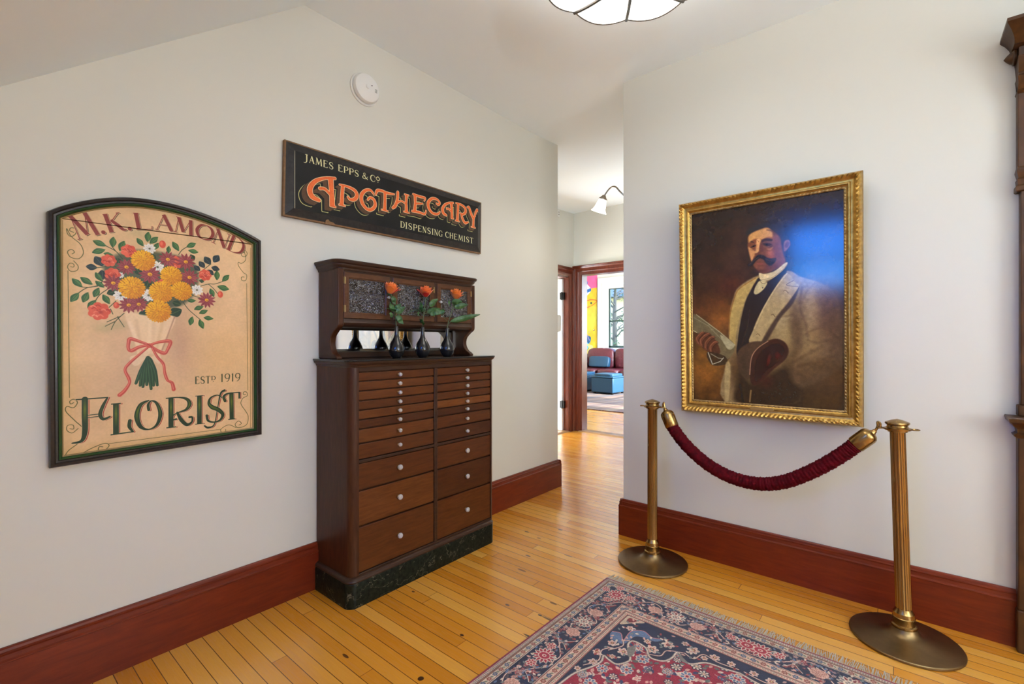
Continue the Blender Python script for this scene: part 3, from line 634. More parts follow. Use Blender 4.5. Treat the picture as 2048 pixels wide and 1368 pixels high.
    cv.glow(372, 930, 40, 40, (70, 26, 18), .6); cv.curve([(302, 990), (296, 1050)], 4, (150, 116, 70), .8, 4); cv.curve([(250, 960), (262, 1050)], 5, (30, 20, 14), .8, 4)
    # brushwork: short strokes that drag neighbouring paint about
    rr = np.random.RandomState(3)
    for k in range(6000):
        x, y = rr.uniform(8, 705), rr.uniform(8, 1057); a = rr.uniform(0, 3.14); L = rr.uniform(4, 10); w = rr.uniform(1.5, 4)
        if 290 < x < 490 and 110 < y < 375: L *= .4; w *= .45
        i, j = int(y*cv.sc), int(x*cv.sc); q = int(L*cv.sc)
        nb = cv.a[max(0, i-q):i+q+1, max(0, j-q):j+q+1]
        if nb.max(axis=(0, 1)).sum()-nb.min(axis=(0, 1)).sum() > .45: continue
        cv.line([(x-math.cos(a)*L*.5, y-math.sin(a)*L*.5), (x+math.cos(a)*L*.5, y+math.sin(a)*L*.5)], w, cv.a[i, j]*255*rr.uniform(.88, 1.12), .32, 4)
    cv.mottle(14, .08, 12); cv.mottle(4, .05, 13)
    return cv

NAVY, CRIM, CREAM, BLUE, PINK, RUST = (30, 34, 60), (146, 24, 50), (210, 190, 170), (92, 112, 142), (206, 156, 140), (120, 40, 44)
def rosette(cv, x, y, q, pal, n=7, a0=0.):
    for k in range(n):
        a = a0+k*2*math.pi/n
        cv.ell(x+math.cos(a)*q*.62, y+math.sin(a)*q*.62, q*.42, q*.32, pal[0], 1, 0, a)
        cv.ell(x+math.cos(a)*q*.6, y+math.sin(a)*q*.6, q*.27, q*.18, pal[1], 1, 0, a)
    cv.ell(x, y, q*.36, q*.36, pal[2]); cv.ell(x, y, q*.2, q*.2, pal[3])
def palmette(cv, x, y, q, pal, rot=0.):
    n = 13
    for k in range(n):
        a = rot+k*2*math.pi/n
        P = leaf_shape(x+math.cos(a)*q*.3, y+math.sin(a)*q*.3, x+math.cos(a)*q*1.05, y+math.sin(a)*q*1.05, .26)
        cv.blobpoly(P, CREAM, 1, 0, 3)
        P = leaf_shape(x+math.cos(a)*q*.35, y+math.sin(a)*q*.35, x+math.cos(a)*q*.95, y+math.sin(a)*q*.95, .18)
        cv.blobpoly(P, pal[0] if k % 2 else pal[1], 1, 0, 3)
    cv.ell(x, y, q*.56, q*.5, CREAM); cv.ell(x, y, q*.48, q*.42, pal[2])
    for k in range(6):
        a = rot+k*math.pi/3; cv.ell(x+math.cos(a)*q*.28, y+math.sin(a)*q*.26, q*.12, q*.1, pal[1])
    cv.ell(x, y, q*.2, q*.17, CREAM); cv.ell(x, y, q*.1, q*.09, pal[0])
def sprig(cv, x, y, a, L, c, r):
    ex, ey = x+math.cos(a)*L, y+math.sin(a)*L
    cv.line([(x, y), (ex, ey)], 1.2, CREAM)
    for t in (.35, .7, 1.):
        for sgn in (-1, 1):
            b = a+sgn*.8
            px, py = x+math.cos(a)*L*t, y+math.sin(a)*L*t
            cv.blobpoly(leaf_shape(px, py, px+math.cos(b)*L*.45, py+math.sin(b)*L*.45, .25), c, 1, 0, 3)
def vine(cv, pts):
    cv.curve(pts, 3.4, RUST); cv.curve(pts, 2.1, CREAM)

def paint_rug():
    r = random.Random(9)
    W, H = 740, 1100
    cv = Cv(W, H, CRIM, 1.)
    def band(d0, d1, c):
        cv.poly([(d0, d0), (W+50, d0), (W+50, d1), (d1, d1), (d1, H+50), (d0, H+50)], c)
    # field first: crimson ground with scattered blossoms
    pts = []
    for k in range(900):
        x, y = r.uniform(255, 735), r.uniform(255, 1095)
        if all((x-a)**2+(y-b)**2 > 42**2 for a, b in pts): pts.append((x, y))
    for (x, y) in pts:
        k = r.random(); q = r.uniform(15, 24)
        if k < .3: rosette(cv, x, y, q, ((40, 40, 62), CREAM, (150, 140, 120), PINK), 7, r.random()*6)
        elif k < .55: rosette(cv, x, y, q*1.2, (CREAM, BLUE, PINK, CRIM), 8, r.random()*6)
        elif k < .75: palmette(cv, x, y, q*1.2, (BLUE, (60, 70, 90), PINK), r.random()*6)
        else: sprig(cv, x-10, y-10, r.random()*6, 34, r.choice([(120, 128, 110), CREAM, (70, 84, 110)]), r)
        for m in range(5):
            a = r.random()*6.28; d = q+r.uniform(4, 14)
            cv.blobpoly(leaf_shape(x+math.cos(a)*d, y+math.sin(a)*d, x+math.cos(a+.5)*(d+13), y+math.sin(a+.5)*(d+13), .3), r.choice([CREAM, (96, 104, 96), (52, 60, 92), PINK]), 1, 0, 3)
    # corner piece: navy ground, scalloped cream outline
    edge = [(740, 318), (690, 330), (625, 342), (582, 388), (548, 380), (516, 352), (512, 400), (493, 440), (445, 452), (407, 408), (350, 400), (345, 440), (388, 506), (390, 535), (365, 574), (328, 570), (302, 562), (312, 600), (298, 650), (268, 720), (258, 800), (248, 900)]
    E2 = smooth(edge, False, 5)
    cv.poly(list(E2)+[(240, 900), (240, 240), (745, 240)], NAVY)
    cv.blobpoly([(252, 400), (285, 390), (315, 425), (312, 348), (352, 312), (400, 330), (440, 308), (420, 345), (370, 352), (340, 372), (330, 440), (300, 452), (262, 440)], BLUE); cv.curve([(252, 400), (285, 388), (316, 425), (312, 346), (352, 310), (400, 328), (442, 306)], 2, (196, 120, 120))
    cv.blobpoly([(250, 250), (330, 250), (290, 290), (250, 330)], (200, 176, 150)); cv.blobpoly([(262, 262), (300, 262), (268, 300)], RUST)
    for x, y, q in ((300, 330, 18), (430, 400, 26), (350, 490, 24), (290, 470, 20), (470, 330, 24), (560, 300, 24), (640, 290, 20), (700, 285, 16), (290, 620, 20), (270, 560, 18), (262, 690, 14), (395, 365, 16), (520, 280, 15), (610, 320, 14), (330, 545, 14)):
        rosette(cv, x, y, q, (CREAM, PINK, RUST, (200, 180, 120)), 6, x)
    vine(cv, [(300, 520), (330, 460), (320, 420), (380, 400), (400, 440), (470, 420), (480, 370), (540, 340)]); vine(cv, [(270, 660), (300, 600), (280, 540), (300, 500)]); vine(cv, [(540, 340), (580, 350), (600, 300), (660, 310), (730, 300)])
    for k in range(190):
        x, y = r.uniform(255, 720), r.uniform(255, 760)
        if poly_sdf(np.array(list(E2)+[(240, 900), (240, 240), (745, 240)]), np.array([[x]]), np.array([[y]]))[0, 0] < -12:
            a = r.random()*6.28; cv.blobpoly(leaf_shape(x, y, x+math.cos(a)*18, y+math.sin(a)*18, .28), r.choice([CREAM, PINK, (120, 126, 120), (150, 60, 56)]), 1, 0, 3)
    cv.line(E2, 5.5, (120, 112, 104)); cv.line(E2, 3., CREAM)
    cv.blobpoly([(345, 402), (365, 420), (352, 460), (382, 506), (388, 470), (372, 430)], (122, 116, 108)); cv.blobpoly([(516, 352), (545, 392), (575, 392), (548, 372)], (122, 116, 108))
    # borders, outside in
    band(0, 246, (206, 178, 156)); band(0, 9, (128, 26, 48)); band(9, 28, (190, 170, 150))
    for k in range(0, 1100, 8):
        for d in (14, 22):
            for (x, y) in (((k+d % 8), d), (d, (k+d % 8))):
                if max(x, y) > 28 or True: cv.ell(x, y, 2.6, 2.6, (110, 60, 60) if (k//8) % 2 else (70, 70, 84), .8)
    band_line = lambda d, c, w=1.6: (cv.line([(d, d), (W+5, d)], w, c), cv.line([(d, d), (d, H+5)], w, c))
    band_line(28, (70, 40, 36)); band_line(31, (176, 120, 84), 1.4)
    band(33, 60, (198, 176, 152)); band(186, 222, (206, 172, 150)); band(62, 184, NAVY)
    def guard(d, step, q):
        k = d+14; n = 0
        while k < 1110:
            for (x, y) in ((k, d), (d, k)):
                if x < W+20 and y < H+20:
                    if n % 2: rosette(cv, x, y, q, (RUST, (150, 96, 70), CREAM, RUST), 6, k)
                    else: rosette(cv, x, y, q, ((50, 56, 80), BLUE, CREAM, (50, 56, 80)), 6, k)
                    cv.blobpoly(leaf_shape(x+step*.4, y+q*.5, x+step*.7, y-q*.5, .25) if y == d else leaf_shape(x+q*.5, y+step*.4, x-q*.5, y+step*.7, .25), (110, 116, 96), 1, 0, 3)
            k += step; n += 1
    guard(46.5, 33, 10); guard(204, 36, 11)
    for d, c in ((33, (90, 46, 44)), (60, (96, 50, 46)), (63, CREAM), (184, CREAM), (187, (120, 50, 50)), (221, (120, 50, 50)), (226, (70, 44, 50)), (242, (150, 60, 60)), (246, (60, 36, 44))): band_line(d, c, 1.5)
    for k in range(240, 1110, 9):
        for (x, y) in ((k, 234), (234, k)): cv.ell(x, y, 3.2, 2.6, (128, 120, 100) if (k//9) % 2 else (160, 84, 76), .9)
    # main border: vine, palmettes and rosettes
    def along(s, off, top): return (s, 123+off) if top else (123+off, s)
    for top in (True, False):
        lim = W+60 if top else H+60
        s = 123.
        A = lambda p: [along(s+a, b, top) for a, b in p]
        while s < lim:
            vine(cv, A([(0, 46), (40, 50), (80, 20), (130, -20), (170, -46), (215, -30), (240, 20), (270, 46), (297, 30), (324, 46), (354, 20), (379, -30), (424, -46), (464, -20), (514, 20), (554, 50), (592, 46)]))
            vine(cv, A([(190, 50), (205, 20), (240, 0)])); vine(cv, A([(402, 50), (388, 20), (354, 0)]))
            for q0 in (120, 472):
                for sg in (-1, 1): cv.blobpoly(A([(q0, 0), (q0+sg*14, 22), (q0+sg*34, 44), (q0+sg*8, 34)]), RUST); cv.curve(A([(q0, 0), (q0+sg*14, 22), (q0+sg*34, 44)]), 1.6, CREAM)
                x, y = along(s+q0, -8, top); rosette(cv, x, y, 11, (CREAM, BLUE, PINK, BLUE), 5)
            for k in range(260):
                a, b = r.uniform(10, 582), r.uniform(-52, 52)
                x, y = along(s+a, b, top)
                t = r.random()
                if t < .3: rosette(cv, x, y, r.uniform(6, 10), (r.choice([PINK, CREAM, (160, 50, 60)]), RUST, CREAM, NAVY), 5, a)
                else:
                    g = r.random()*6.28; cv.blobpoly(leaf_shape(x, y, x+math.cos(g)*17, y+math.sin(g)*17, .27), r.choice([CREAM, PINK, (110, 118, 116), (150, 62, 58), BLUE, (84, 70, 70)]), 1, 0, 3)
            for a, q in ((200, 29), (392, 29)):
                x, y = along(s+a, 4, top)
                for k in range(9):
                    g = k*.7; cv.ell(x+math.cos(g)*q*.7, y+math.sin(g)*q*.6, q*.42, q*.36, (204, 160, 142))
                cv.ell(x, y, q*.8, q*.7, (204, 160, 142))
                for k in range(14):
                    g = k*2.4; d = q*.85*math.sqrt((k+.5)/14); cv.ell(x+math.cos(g)*d, y+math.sin(g)*d, 4.2, 4, (150, 74, 66)); cv.ell(x+math.cos(g)*d, y+math.sin(g)*d, 2.3, 2, (226, 196, 170))
            x, y = along(s+296, -2, top); palmette(cv, x, y, 42, (RUST, (120, 112, 110), (222, 200, 176)), 0)
            for a in (0, 592):
                x, y = along(s+a, 0, top); palmette(cv, x, y, 46, ((164, 30, 52), (150, 40, 56), (170, 36, 56)), .3)
                for sg in (-1, 1):
                    x, y = along(s+a+sg*66, -14, top); rosette(cv, x, y, 22, (CREAM, (166, 44, 56), PINK, RUST), 7)
            s += 592
    cv.a = np.concatenate([cv.a, cv.a[:, ::-1]], 1); cv.a = np.concatenate([cv.a, cv.a[::-1]], 0); cv.h, cv.w = cv.a.shape[:2]
    cv.mottle(30, .06, 5); cv.mottle(3, .12, 6)
    return cv

def paint_mural():   # mm-like units: 2000 wide, 2600 tall
    cv = Cv(1000, 1300, (206, 176, 40), .8)
    X = lambda p: [(480+(x-410)*2.8, (y-325)*1.22) for x, y in p]
    cv.poly(X([(200, 300), (660, 300), (660, 484), (560, 480), (500, 490), (300, 520)]), (232, 92, 150))
    cv.blobpoly(X([(300, 430), (420, 335), (470, 420), (522, 500), (470, 570), (400, 592), (300, 590)]), (226, 232, 244))
    for a, b in ((350, 395), (400, 470), (470, 560)):
        cv.curve(X([(300, b+50), (400, b+10), (440, b-30), (440+(b-395)*.45, b-60)]), 24, (28, 92, 172))
    cv.blobpoly(X([(405, 700), (440, 690), (452, 800), (470, 900), (455, 1010), (420, 1130), (360, 1130), (340, 800)]), (238, 176, 170))
    cv.blobpoly(X([(360, 850), (430, 820), (462, 900), (450, 1000), (470, 1060), (520, 1090), (500, 1160), (440, 1150), (340, 1080)]), (32, 144, 206))
    cv.blobpoly(X([(400, 1040), (470, 1060), (520, 1090), (490, 1165), (430, 1140)]), (20, 84, 132)); cv.curve(X([(410, 920), (450, 990), (500, 1120)]), 10, (150, 120, 176))
    cv.blobpoly(X([(300, 1130), (420, 1130), (500, 1180), (430, 1290), (300, 1320)]), (120, 200, 232)); cv.blobpoly(X([(465, 1170), (545, 1195), (520, 1280), (460, 1270), (500, 1220)]), (240, 226, 130))
    cv.curve(X([(425, 720), (450, 650), (500, 625), (560, 628), (592, 645), (540, 690), (480, 715), (425, 720)]), 6, (196, 76, 46)); cv.ell(*X([(455, 692)])[0], 26, 14, (30, 66, 60)); cv.ell(*X([(523, 664)])[0], 32, 17, (30, 66, 60))
    cv.blobpoly(X([(480, 730), (590, 720), (590, 900), (560, 960), (470, 1060), (455, 960)]), (196, 190, 70), .8, 30)
    cv.ell(*X([(556, 998)])[0], 22, 14, (90, 50, 60)); cv.ell(*X([(552, 994)])[0], 9, 6, (240, 230, 220)); cv.ell(*X([(497, 1026)])[0], 18, 12, (90, 120, 120)); cv.ell(*X([(497, 1026)])[0], 11, 7, (220, 216, 120))
    cv.mottle(60, .07, 8)
    return cv

# ---------------------------------------------------------------- materials
def paint(name, col):
    m = Mat(name); v = m.coord('Object')
    m.p(Base_Color=col, Roughness=.55, Specular_IOR_Level=.3).bump(m.noise(v, 90, 4), .05, .002); return m.m
M_WALL = paint('cream_wall_paint', (.65, .642, .588, 1))
M_CEIL = paint('white_ceiling_paint', (.83, .90, .95, 1))
M_TRIMW = plain('white_trim_paint', (.78, .78, .78, 1), .35)
M_CHERRY = wood('red_cherry_wood', (.11, .0115, .003, 1), (.205, .027, .006, 1), (1.2, 9, 9), .33, .06, 5., (.07, .012, .006, 1))
M_CHERRY_L = wood('red_cherry_wood_lengthwise', (.11, .0115, .003, 1), (.205, .027, .006, 1), (9, 1.2, 9), .33, .06, 5., (.07, .012, .006, 1))
M_CHERRY_V = wood('red_cherry_wood_upright', (.095, .015, .007, 1), (.20, .038, .016, 1), (9, 9, 1.2), .28, .5, 5., (.05, .012, .008, 1))

def floor_mat():
    m = Mat('maple_strip_floor'); tc = m.node('ShaderNodeTexCoord'); sp = m.node('ShaderNodeSeparateXYZ', {0: tc.outputs['Object']})
    x, y = sp.outputs[0], sp.outputs[1]
    r = m.math('DIVIDE', m.math('SUBTRACT', y, .461-5.85), .0585)
    idx = m.math('FLOOR', r); fr = m.math('FRACT', r)
    rnd = m.node('ShaderNodeTexWhiteNoise', {'W': idx}, noise_dimensions='1D').outputs[0]
    sx = m.math('ADD', m.math('DIVIDE', x, 1.7), m.math('MULTIPLY', rnd, 17.))
    seg = m.math('FLOOR', sx); fs = m.math('FRACT', sx)
    cv = m.node('ShaderNodeCombineXYZ', {0: idx, 1: seg}).outputs[0]
    tone = m.node('ShaderNodeTexWhiteNoise', {'Vector': cv}, noise_dimensions='2D').outputs[0]
    base = m.ramp(tone, [(0, (.56, .205, .014, 1)), (.5, (.69, .285, .026, 1)), (1, (.78, .40, .07, 1))])
    gv = m.node('ShaderNodeCombineXYZ', {0: m.math('MULTIPLY', x, 3.5), 1: m.math('MULTIPLY', y, 70.), 2: m.math('MULTIPLY', rnd, 40.)}).outputs[0]
    g = m.noise(gv, 1.6, 4, .6, .4)
    base = m.mixc(m.math('MULTIPLY', m.math('SUBTRACT', g, .35), .9), base, (.44, .145, .010, 1))
    # dark nail scars and splinter marks along the grain
    sv = m.node('ShaderNodeCombineXYZ', {0: m.math('MULTIPLY', x, 9.), 1: m.math('MULTIPLY', y, 46.), 2: 3.1}).outputs[0]
    sc = m.noise(sv, 1.1, 2, .5)
    base = m.mixc(m.node('ShaderNodeMapRange', {0: sc, 1: .795, 2: .83}).outputs[0], base, (.055, .022, .008, 1))
    for (cx, cy, lx, ly, dk) in ((1.13, 1.585, .075, .008, 1), (1.085, 1.74, .045, .006, .9), (1.03, 1.74, .012, .005, 1), (1.02, 1.86, .02, .006, .8), (.70, 2.02, .03, .007, .8), (.62, 2.18, .02, .006, 1), (.86, 1.71, .012, .007, 1), (.80, 2.33, .03, .006, .7), (.96, 2.27, .05, .007, .45), (.86, 1.41, .01, .007, 1), (.42, 1.50, .01, .006, .9), (.93, 1.13, .012, .012, 1), (.60, 1.02, .02, .006, .9), (.40, 2.45, .018, .007, .9), (.55, 2.62, .018, .008, .9), (.52, 2.42, .016, .006, .8)):
        e = m.math('ADD', m.math('POWER', m.math('DIVIDE', m.math('SUBTRACT', x, cx), lx), 2.), m.math('POWER', m.math('DIVIDE', m.math('SUBTRACT', m.math('ADD', y, m.math('MULTIPLY', m.math('SUBTRACT', g, .5), .006)), cy), ly), 2.))
        base = m.mixc(m.math('MULTIPLY', m.node('ShaderNodeMapRange', {0: e, 1: 1.15, 2: .8}).outputs[0], dk), base, (.075, .026, .008, 1))
    gap = m.math('MAXIMUM', m.math('LESS_THAN', fr, .05), m.math('LESS_THAN', fs, .0012))
    base = m.mixc(m.math('MULTIPLY', gap, .9), base, (.06, .022, .006, 1))
    m.p(Base_Color=base, Roughness=m.math('ADD', m.math('MULTIPLY', g, .14), .2), Coat_Weight=1., Coat_Roughness=.25, Coat_IOR=1.7, Specular_IOR_Level=.05)
    m.bump(m.math('ADD', m.math('MULTIPLY', gap, -1.), m.math('MULTIPLY', m.noise(m.coord('Object', (2, 9, 1)), 3., 2), .8)), .12, .004)
    return m.m
M_FLOOR = floor_mat()

# ---------------------------------------------------------------- the setting
structure(MB().box(-6.6, 5.4, -1.4, 12.6, -.12, 0).build('floor', M_FLOOR, ang=0))
W = lambda name, boxes, mat=M_WALL: structure(boxes_mb(boxes).build(name, mat, ang=0))
def boxes_mb(boxes):
    m = MB()
    for b in boxes: m.box(*b)
    return m
W('wall_left', [(-.12, 0, -1.3, 3.40, 0, 3.1)])
W('wall_portrait_side', [(.907, 5.3, 2.822, 2.95, 0, 3.2)])
W('wall_east', [(5.2, 5.32, -1.3, 2.9, 0, 3.1)])
# near end: low knee wall under the sloping ceiling, full wall with a window beyond it
W('wall_south', [(-.1, 3.0, -1.27, -1.15, 0, 1.2), (3.0, 3.3, -1.27, -1.15, 0, 3.0), (5.0, 5.3, -1.27, -1.15, 0, 3.0), (3.3, 5.0, -1.27, -1.15, 0, .85), (3.3, 5.0, -1.27, -1.15, 2.65, 3.0)])
sl = lambda y: 2.937-.81*(1.153-y)
def slope(x0, x1, y0, y1, mb):
    mb.loft([[(x0, y0, sl(y0)), (x1, y0, sl(y0)), (x1, y1, sl(y1)), (x0, y1, sl(y1))], [(x0, y0, sl(y0)+.12), (x1, y0, sl(y0)+.12), (x1, y1, sl(y1)+.12), (x0, y1, sl(y1)+.12)]])
cm = MB(); slope(-.1, 1.28, -1.3, 1.153, cm); slope(1.98, 3.0, -1.3, 1.153, cm); slope(1.28, 1.98, .40, 1.153, cm); slope(1.28, 1.98, -1.3, -.62, cm)
cm.prism([(1.153, 2.937), (-1.2, sl(-1.2)), (-1.2, 3.0), (1.153, 3.0)], lambda a, b, t: (2.98+.06*t, a, b))
cm.box(-.12, 5.3, 1.153, 3.0, 2.937, 3.06); cm.box(3.0, 5.3, -1.3, 1.153, 2.937, 3.06)
cm.loft([[(-1.5, 3.0, 2.937), (1.05, 3.0, 2.937), (1.05, 5.8, 3.075), (-1.5, 5.8, 3.075)], [(-1.5, 3.0, 3.2), (1.05, 3.0, 3.2), (1.05, 5.8, 3.2), (-1.5, 5.8, 3.2)]])
structure(cm.build('ceiling', M_CEIL, ang=0))
# dormer let into the slope: cheeks, flat top, upright window
dm = MB()
for x0, x1 in ((1.18, 1.28), (1.98, 2.08)):
    dm.prism([(-.70, sl(-.70)+.118), (.40, sl(.40)+.118), (.40, 2.56), (-.70, 2.56)], lambda a, b, t: (x0+(x1-x0)*t, a, b))
dm.box(1.28, 1.98, -.72, .46, 2.335, 2.45); dm.box(1.285, 1.975, -.72, -.625, 1.50, 1.52)
structure(dm.build('wall_dormer', M_CEIL, ang=0))
pm = Mat('window_glass'); tr = pm.node('ShaderNodeBsdfTransparent', {0: (.95, .97, .97, 1)}); gl = pm.node('ShaderNodeBsdfGlossy', {'Roughness': .02})
fz = pm.node('ShaderNodeFresnel', {0: 1.3}); mx = pm.node('ShaderNodeMixShader', {0: fz.outputs[0], 1: tr.outputs[0], 2: gl.outputs[0]}); pm.l.new(mx.outputs[0], pm.n['Material Output'].inputs[0]); M_PANE = pm.m
pb = Mat('blue_reflection_glass'); tr3 = pb.node('ShaderNodeBsdfTransparent', {0: (.22, .44, .78, 1)}); pb.l.new(tr3.outputs[0], pb.n['Material Output'].inputs[0]); M_PANEB = pb.m  # blue tint added so the portrait's varnish reflects blue light
pd = Mat('daylight_cut_glass'); tr4 = pd.node('ShaderNodeBsdfTransparent', {0: (.18, .17, .15, 1)}); pd.l.new(tr4.outputs[0], pd.n['Material Output'].inputs[0]); M_PANED = pd.m  # dark tint added to hold back daylight from the near window
pt = Mat('tinted_window_glass'); pt.p(Roughness=.05); tr2 = pt.node('ShaderNodeBsdfTransparent', {0: (.5, .51, .5, 1)}); pt.l.new(tr2.outputs[0], pt.n['Material Output'].inputs[0]); M_PANET = pt.m  # grey tint added to dim the bright view outside
def window(name, fn, u0, u1, z0, z1, bar, mat=M_TRIMW, dark=None, glass=None):   # sash window: fn(u, z, depth)
    m = MB()
    def bx(a0, a1, b0, b1, d0, d1): m.prism([(a0, b0), (a1, b0), (a1, b1), (a0, b1)], lambda a, b, t: fn(a, b, d0+(d1-d0)*t))
    for a in ((u0, u0+.05), (u1-.05, u1)): bx(*a, z0, z1, .02, .07)
    for b in ((z0, z0+.06), (z1-.05, z1), (bar-.02, bar+.02)): bx(u0, u1, *b, .02, .07)
    o = structure(m.build(name, dark or mat, ang=0))
    g = MB(); g.prism([(u0, z0), (u1, z0), (u1, z1), (u0, z1)], lambda a, b, t: fn(a, b, .045+.004*t)); g.build('pane', glass or M_PANE, o, ang=0)
    return o
window('window_3', lambda a, b, d: (a, -.62-d, b), 1.28, 1.98, 1.52, 2.335, 1.93, glass=M_PANEB)
window('window_2', lambda a, b, d: (a, -1.15-d, b), 3.3, 5.0, .85, 2.65, 1.75, glass=M_PANED)

def skirting(name, p0, p1, nrm, h=.232, mat=M_CHERRY, t=.024, shoe=True):   # board with a moulded cap, swept straight
    prof = [(0, 0), (t, 0), (t, h-.047), (t+.002, h-.045), (t+.002, h-.041), (t-.004, h-.036), (t-.006, h-.022), (t-.004, h-.016), (t-.010, h-.012), (t-.012, h-.004), (t-.016, h), (0, h)]
    m = MB().prism(prof, lambda a, b, q: ((p1[0] if q else p0[0])+nrm[0]*a, (p1[1] if q else p0[1])+nrm[1]*a, b))
    return structure(m.build(name, mat, ang=20))
skirting('baseboard_left', (0, -1.15), (0, 3.40), (1, 0), mat=M_CHERRY_L)
skirting('baseboard_left_end', (-.12, 3.40), (.024, 3.40), (0, 1))
skirting('baseboard_right', (.889, 2.822), (2.664, 2.822), (0, -1))
skirting('baseboard_right_end', (.907, 2.80), (.907, 3.0), (-1, 0), mat=M_CHERRY_L)

# unseen east window and drawn shade, added as the seat of a fill light
wf = boxes_mb([(5.14, 5.2, .1, .19, .76, 2.5), (5.14, 5.2, 1.71, 1.8, .76, 2.5), (5.14, 5.2, .1, 1.8, 2.41, 2.5), (5.12, 5.2, .06, 1.84, .72, .78)]).build('added_window_east', M_TRIMW, ang=0, bevel=.004); structure(wf)
boxes_mb([(5.17, 5.175, .18, 1.72, .78, 2.42)]).build('added_shade', M_CEIL, wf, ang=0)

# hall and the door walls
W('wall_hall_front', [(-1.42, -1.0, 3.28, 3.40, 0, 3.2), (-.25, -.12, 3.28, 3.40, 0, 3.2), (-1.0, -.25, 3.28, 3.40, 0, .95), (-1.0, -.25, 3.28, 3.40, 2.45, 3.2)])
W('wall_hall_right', [(.907, 1.03, 2.95, 5.82, 0, 3.2)])
W('wall_hall_left', [(-1.42, -1.295, 3.28, 4.68, 0, 3.2), (-1.42, -1.295, 5.565, 5.82, 0, 3.2), (-1.42, -1.295, 4.68, 5.565, 2.15, 3.2)])
W('wall_hall_back', [(-6.6, -1.165, 5.70, 5.82, 0, 3.6), (-.28, 1.03, 5.70, 5.82, 0, 3.6), (-1.165, -.28, 5.70, 5.82, 2.20, 3.6)])
W('wall_side_room', [(-3.3, -3.2, 3.2, 5.8, 0, 3.2), (-3.3, -1.3, 3.18, 3.28, 0, 3.2), (-3.3, -1.4, 3.2, 5.8, 3.1, 3.2)])
window('added_window_hall', lambda a, b, d: (a, 3.36-d, b), -1.0, -.25, .95, 2.45, 1.7)  # unseen window, added as a light source for the hall
def casing(name, fn, o0, o1, i0, i1, zt, zi, mat=M_CHERRY_V):   # door surround with reeded legs and a head; fn(u, out, z)
    prof = [(0, 0), (0, .034), (.012, .036), (.02, .030), (.026, .036), (.034, .030), (.046, .024), (.066, .026), (.078, .024), (.086, .030), (.092, .026), (.1, .022), (.118, .018), (.13, .016), (.13, 0)]
    w = i0-o0; m = MB()
    P = [(a/.13*w, d) for a, d in prof]
    rings = []
    for (u, z, su, sz) in ((o0, 0, 1, 0), (o0, zt, 1, -1), (o1, zt, -1, -1), (o1, 0, -1, 0)):
        rings.append([fn(u+su*a, d, z+sz*a) for a, d in P])
    n = len(P)
    m.loft(rings)
    return structure(m.build(name, mat, ang=25))
casing('trim_1', lambda u, d, z: (u, 5.70-d, z), -1.293, -.15, -1.165, -.28, 2.318, 2.20)
casing('trim_2', lambda u, d, z: (-1.295+d, u, z), 4.55, 5.685, 4.68, 5.565, 2.29, 2.15)
# jambs and thresholds
W('trim_3', [(-1.165, -1.150, 5.69, 5.83, 0, 2.2), (-.295, -.28, 5.69, 5.83, 0, 2.2), (-1.165, -.28, 5.69, 5.83, 2.185, 2.2)], M_CHERRY_V)
W('trim_4', [(-1.362, -1.29, 5.55, 5.567, 0, 2.15), (-1.43, -1.29, 4.68, 4.695, 0, 2.15), (-1.43, -1.29, 4.68, 5.567, 2.14, 2.155)], M_CHERRY_V)
M_THRESH = wood('worn_threshold_oak', (.32, .17, .075, 1), (.44, .26, .13, 1), (2, 12, 5), .3, .3)
thr = MB().prism([(5.655, 0), (5.67, .014), (5.80, .014), (5.83, 0)], lambda a, b, t: (-1.19+.93*t, a, b)); structure(thr.build('trim_5', M_THRESH))
thr = MB().prism([(-1.43, 0), (-1.41, .014), (-1.29, .014), (-1.268, 0)], lambda a, b, t: (a, 4.68+.90*t, b)); structure(thr.build('trim_6', M_THRESH))

# the white door swung open into the side room, its black hinges on the jamb
M_BLACK = plain('black_iron', (.012, .012, .012, 1), .35, Metallic=.6)
d1 = boxes_mb([(-2.19, -1.366, 5.515, 5.555, .015, 2.13)]).build('door_1', M_TRIMW, bevel=.003); structure(d1)
pnl = MB()
for z0, z1 in ((.2, .95), (1.1, 1.95)):
    for x0, x1 in ((-2.09, -1.83), (-1.73, -1.47)): pnl.box(x0, x1, 5.508, 5.52, z0, z1)
pnl.build('door_panel', M_TRIMW, d1, bevel=.006)
for z in (.376, 1.892):
    h = boxes_mb([(-1.40, -1.335, 5.509, 5.5499, z-.05, z+.05)]); h.tube([(-1.366, 5.508, z-.058), (-1.366, 5.508, z+.058)], .008); h.build('hinge', M_BLACK, d1, bevel=.001)

# far sitting room
W('wall_far_room', [(.6, .72, 5.8, 7.98, 0, 3.6), (.6, .72, 8.42, 9.3, 0, 3.6), (.6, .72, 11.1, 12.6, 0, 3.6), (.6, .72, 7.98, 8.42, 0, .5), (.6, .72, 7.98, 8.42, 2.9, 3.6), (.6, .72, 9.3, 11.1, 0, .8), (.6, .72, 9.3, 11.1, 2.8, 3.6), (-6.6, -6.48, 5.8, 12.6, 0, 3.6),
     (-6.6, -4.335, 12.4, 12.52, 0, 3.6), (-3.05, .7, 12.4, 12.52, 0, 3.6), (-4.335, -3.05, 12.4, 12.52, 0, 1.08), (-4.335, -3.05, 12.4, 12.52, 2.84, 3.6)])
W('ceiling_far_room', [(-6.6, .72, 5.8, 12.6, 3.5, 3.6)], M_CEIL)
M_SASH = plain('dark_green_sash', (.02, .045, .04, 1), .4)
window('window_1', lambda a, b, d: (a, 12.4+d, b), -4.335, -3.05, 1.08, 2.84, 1.86, dark=M_SASH, glass=M_PANET)
window('added_window_far', lambda a, b, d: (.62+d, a, b), 9.3, 11.1, .8, 2.8, 1.8)  # unseen window, added as a light source for the far room
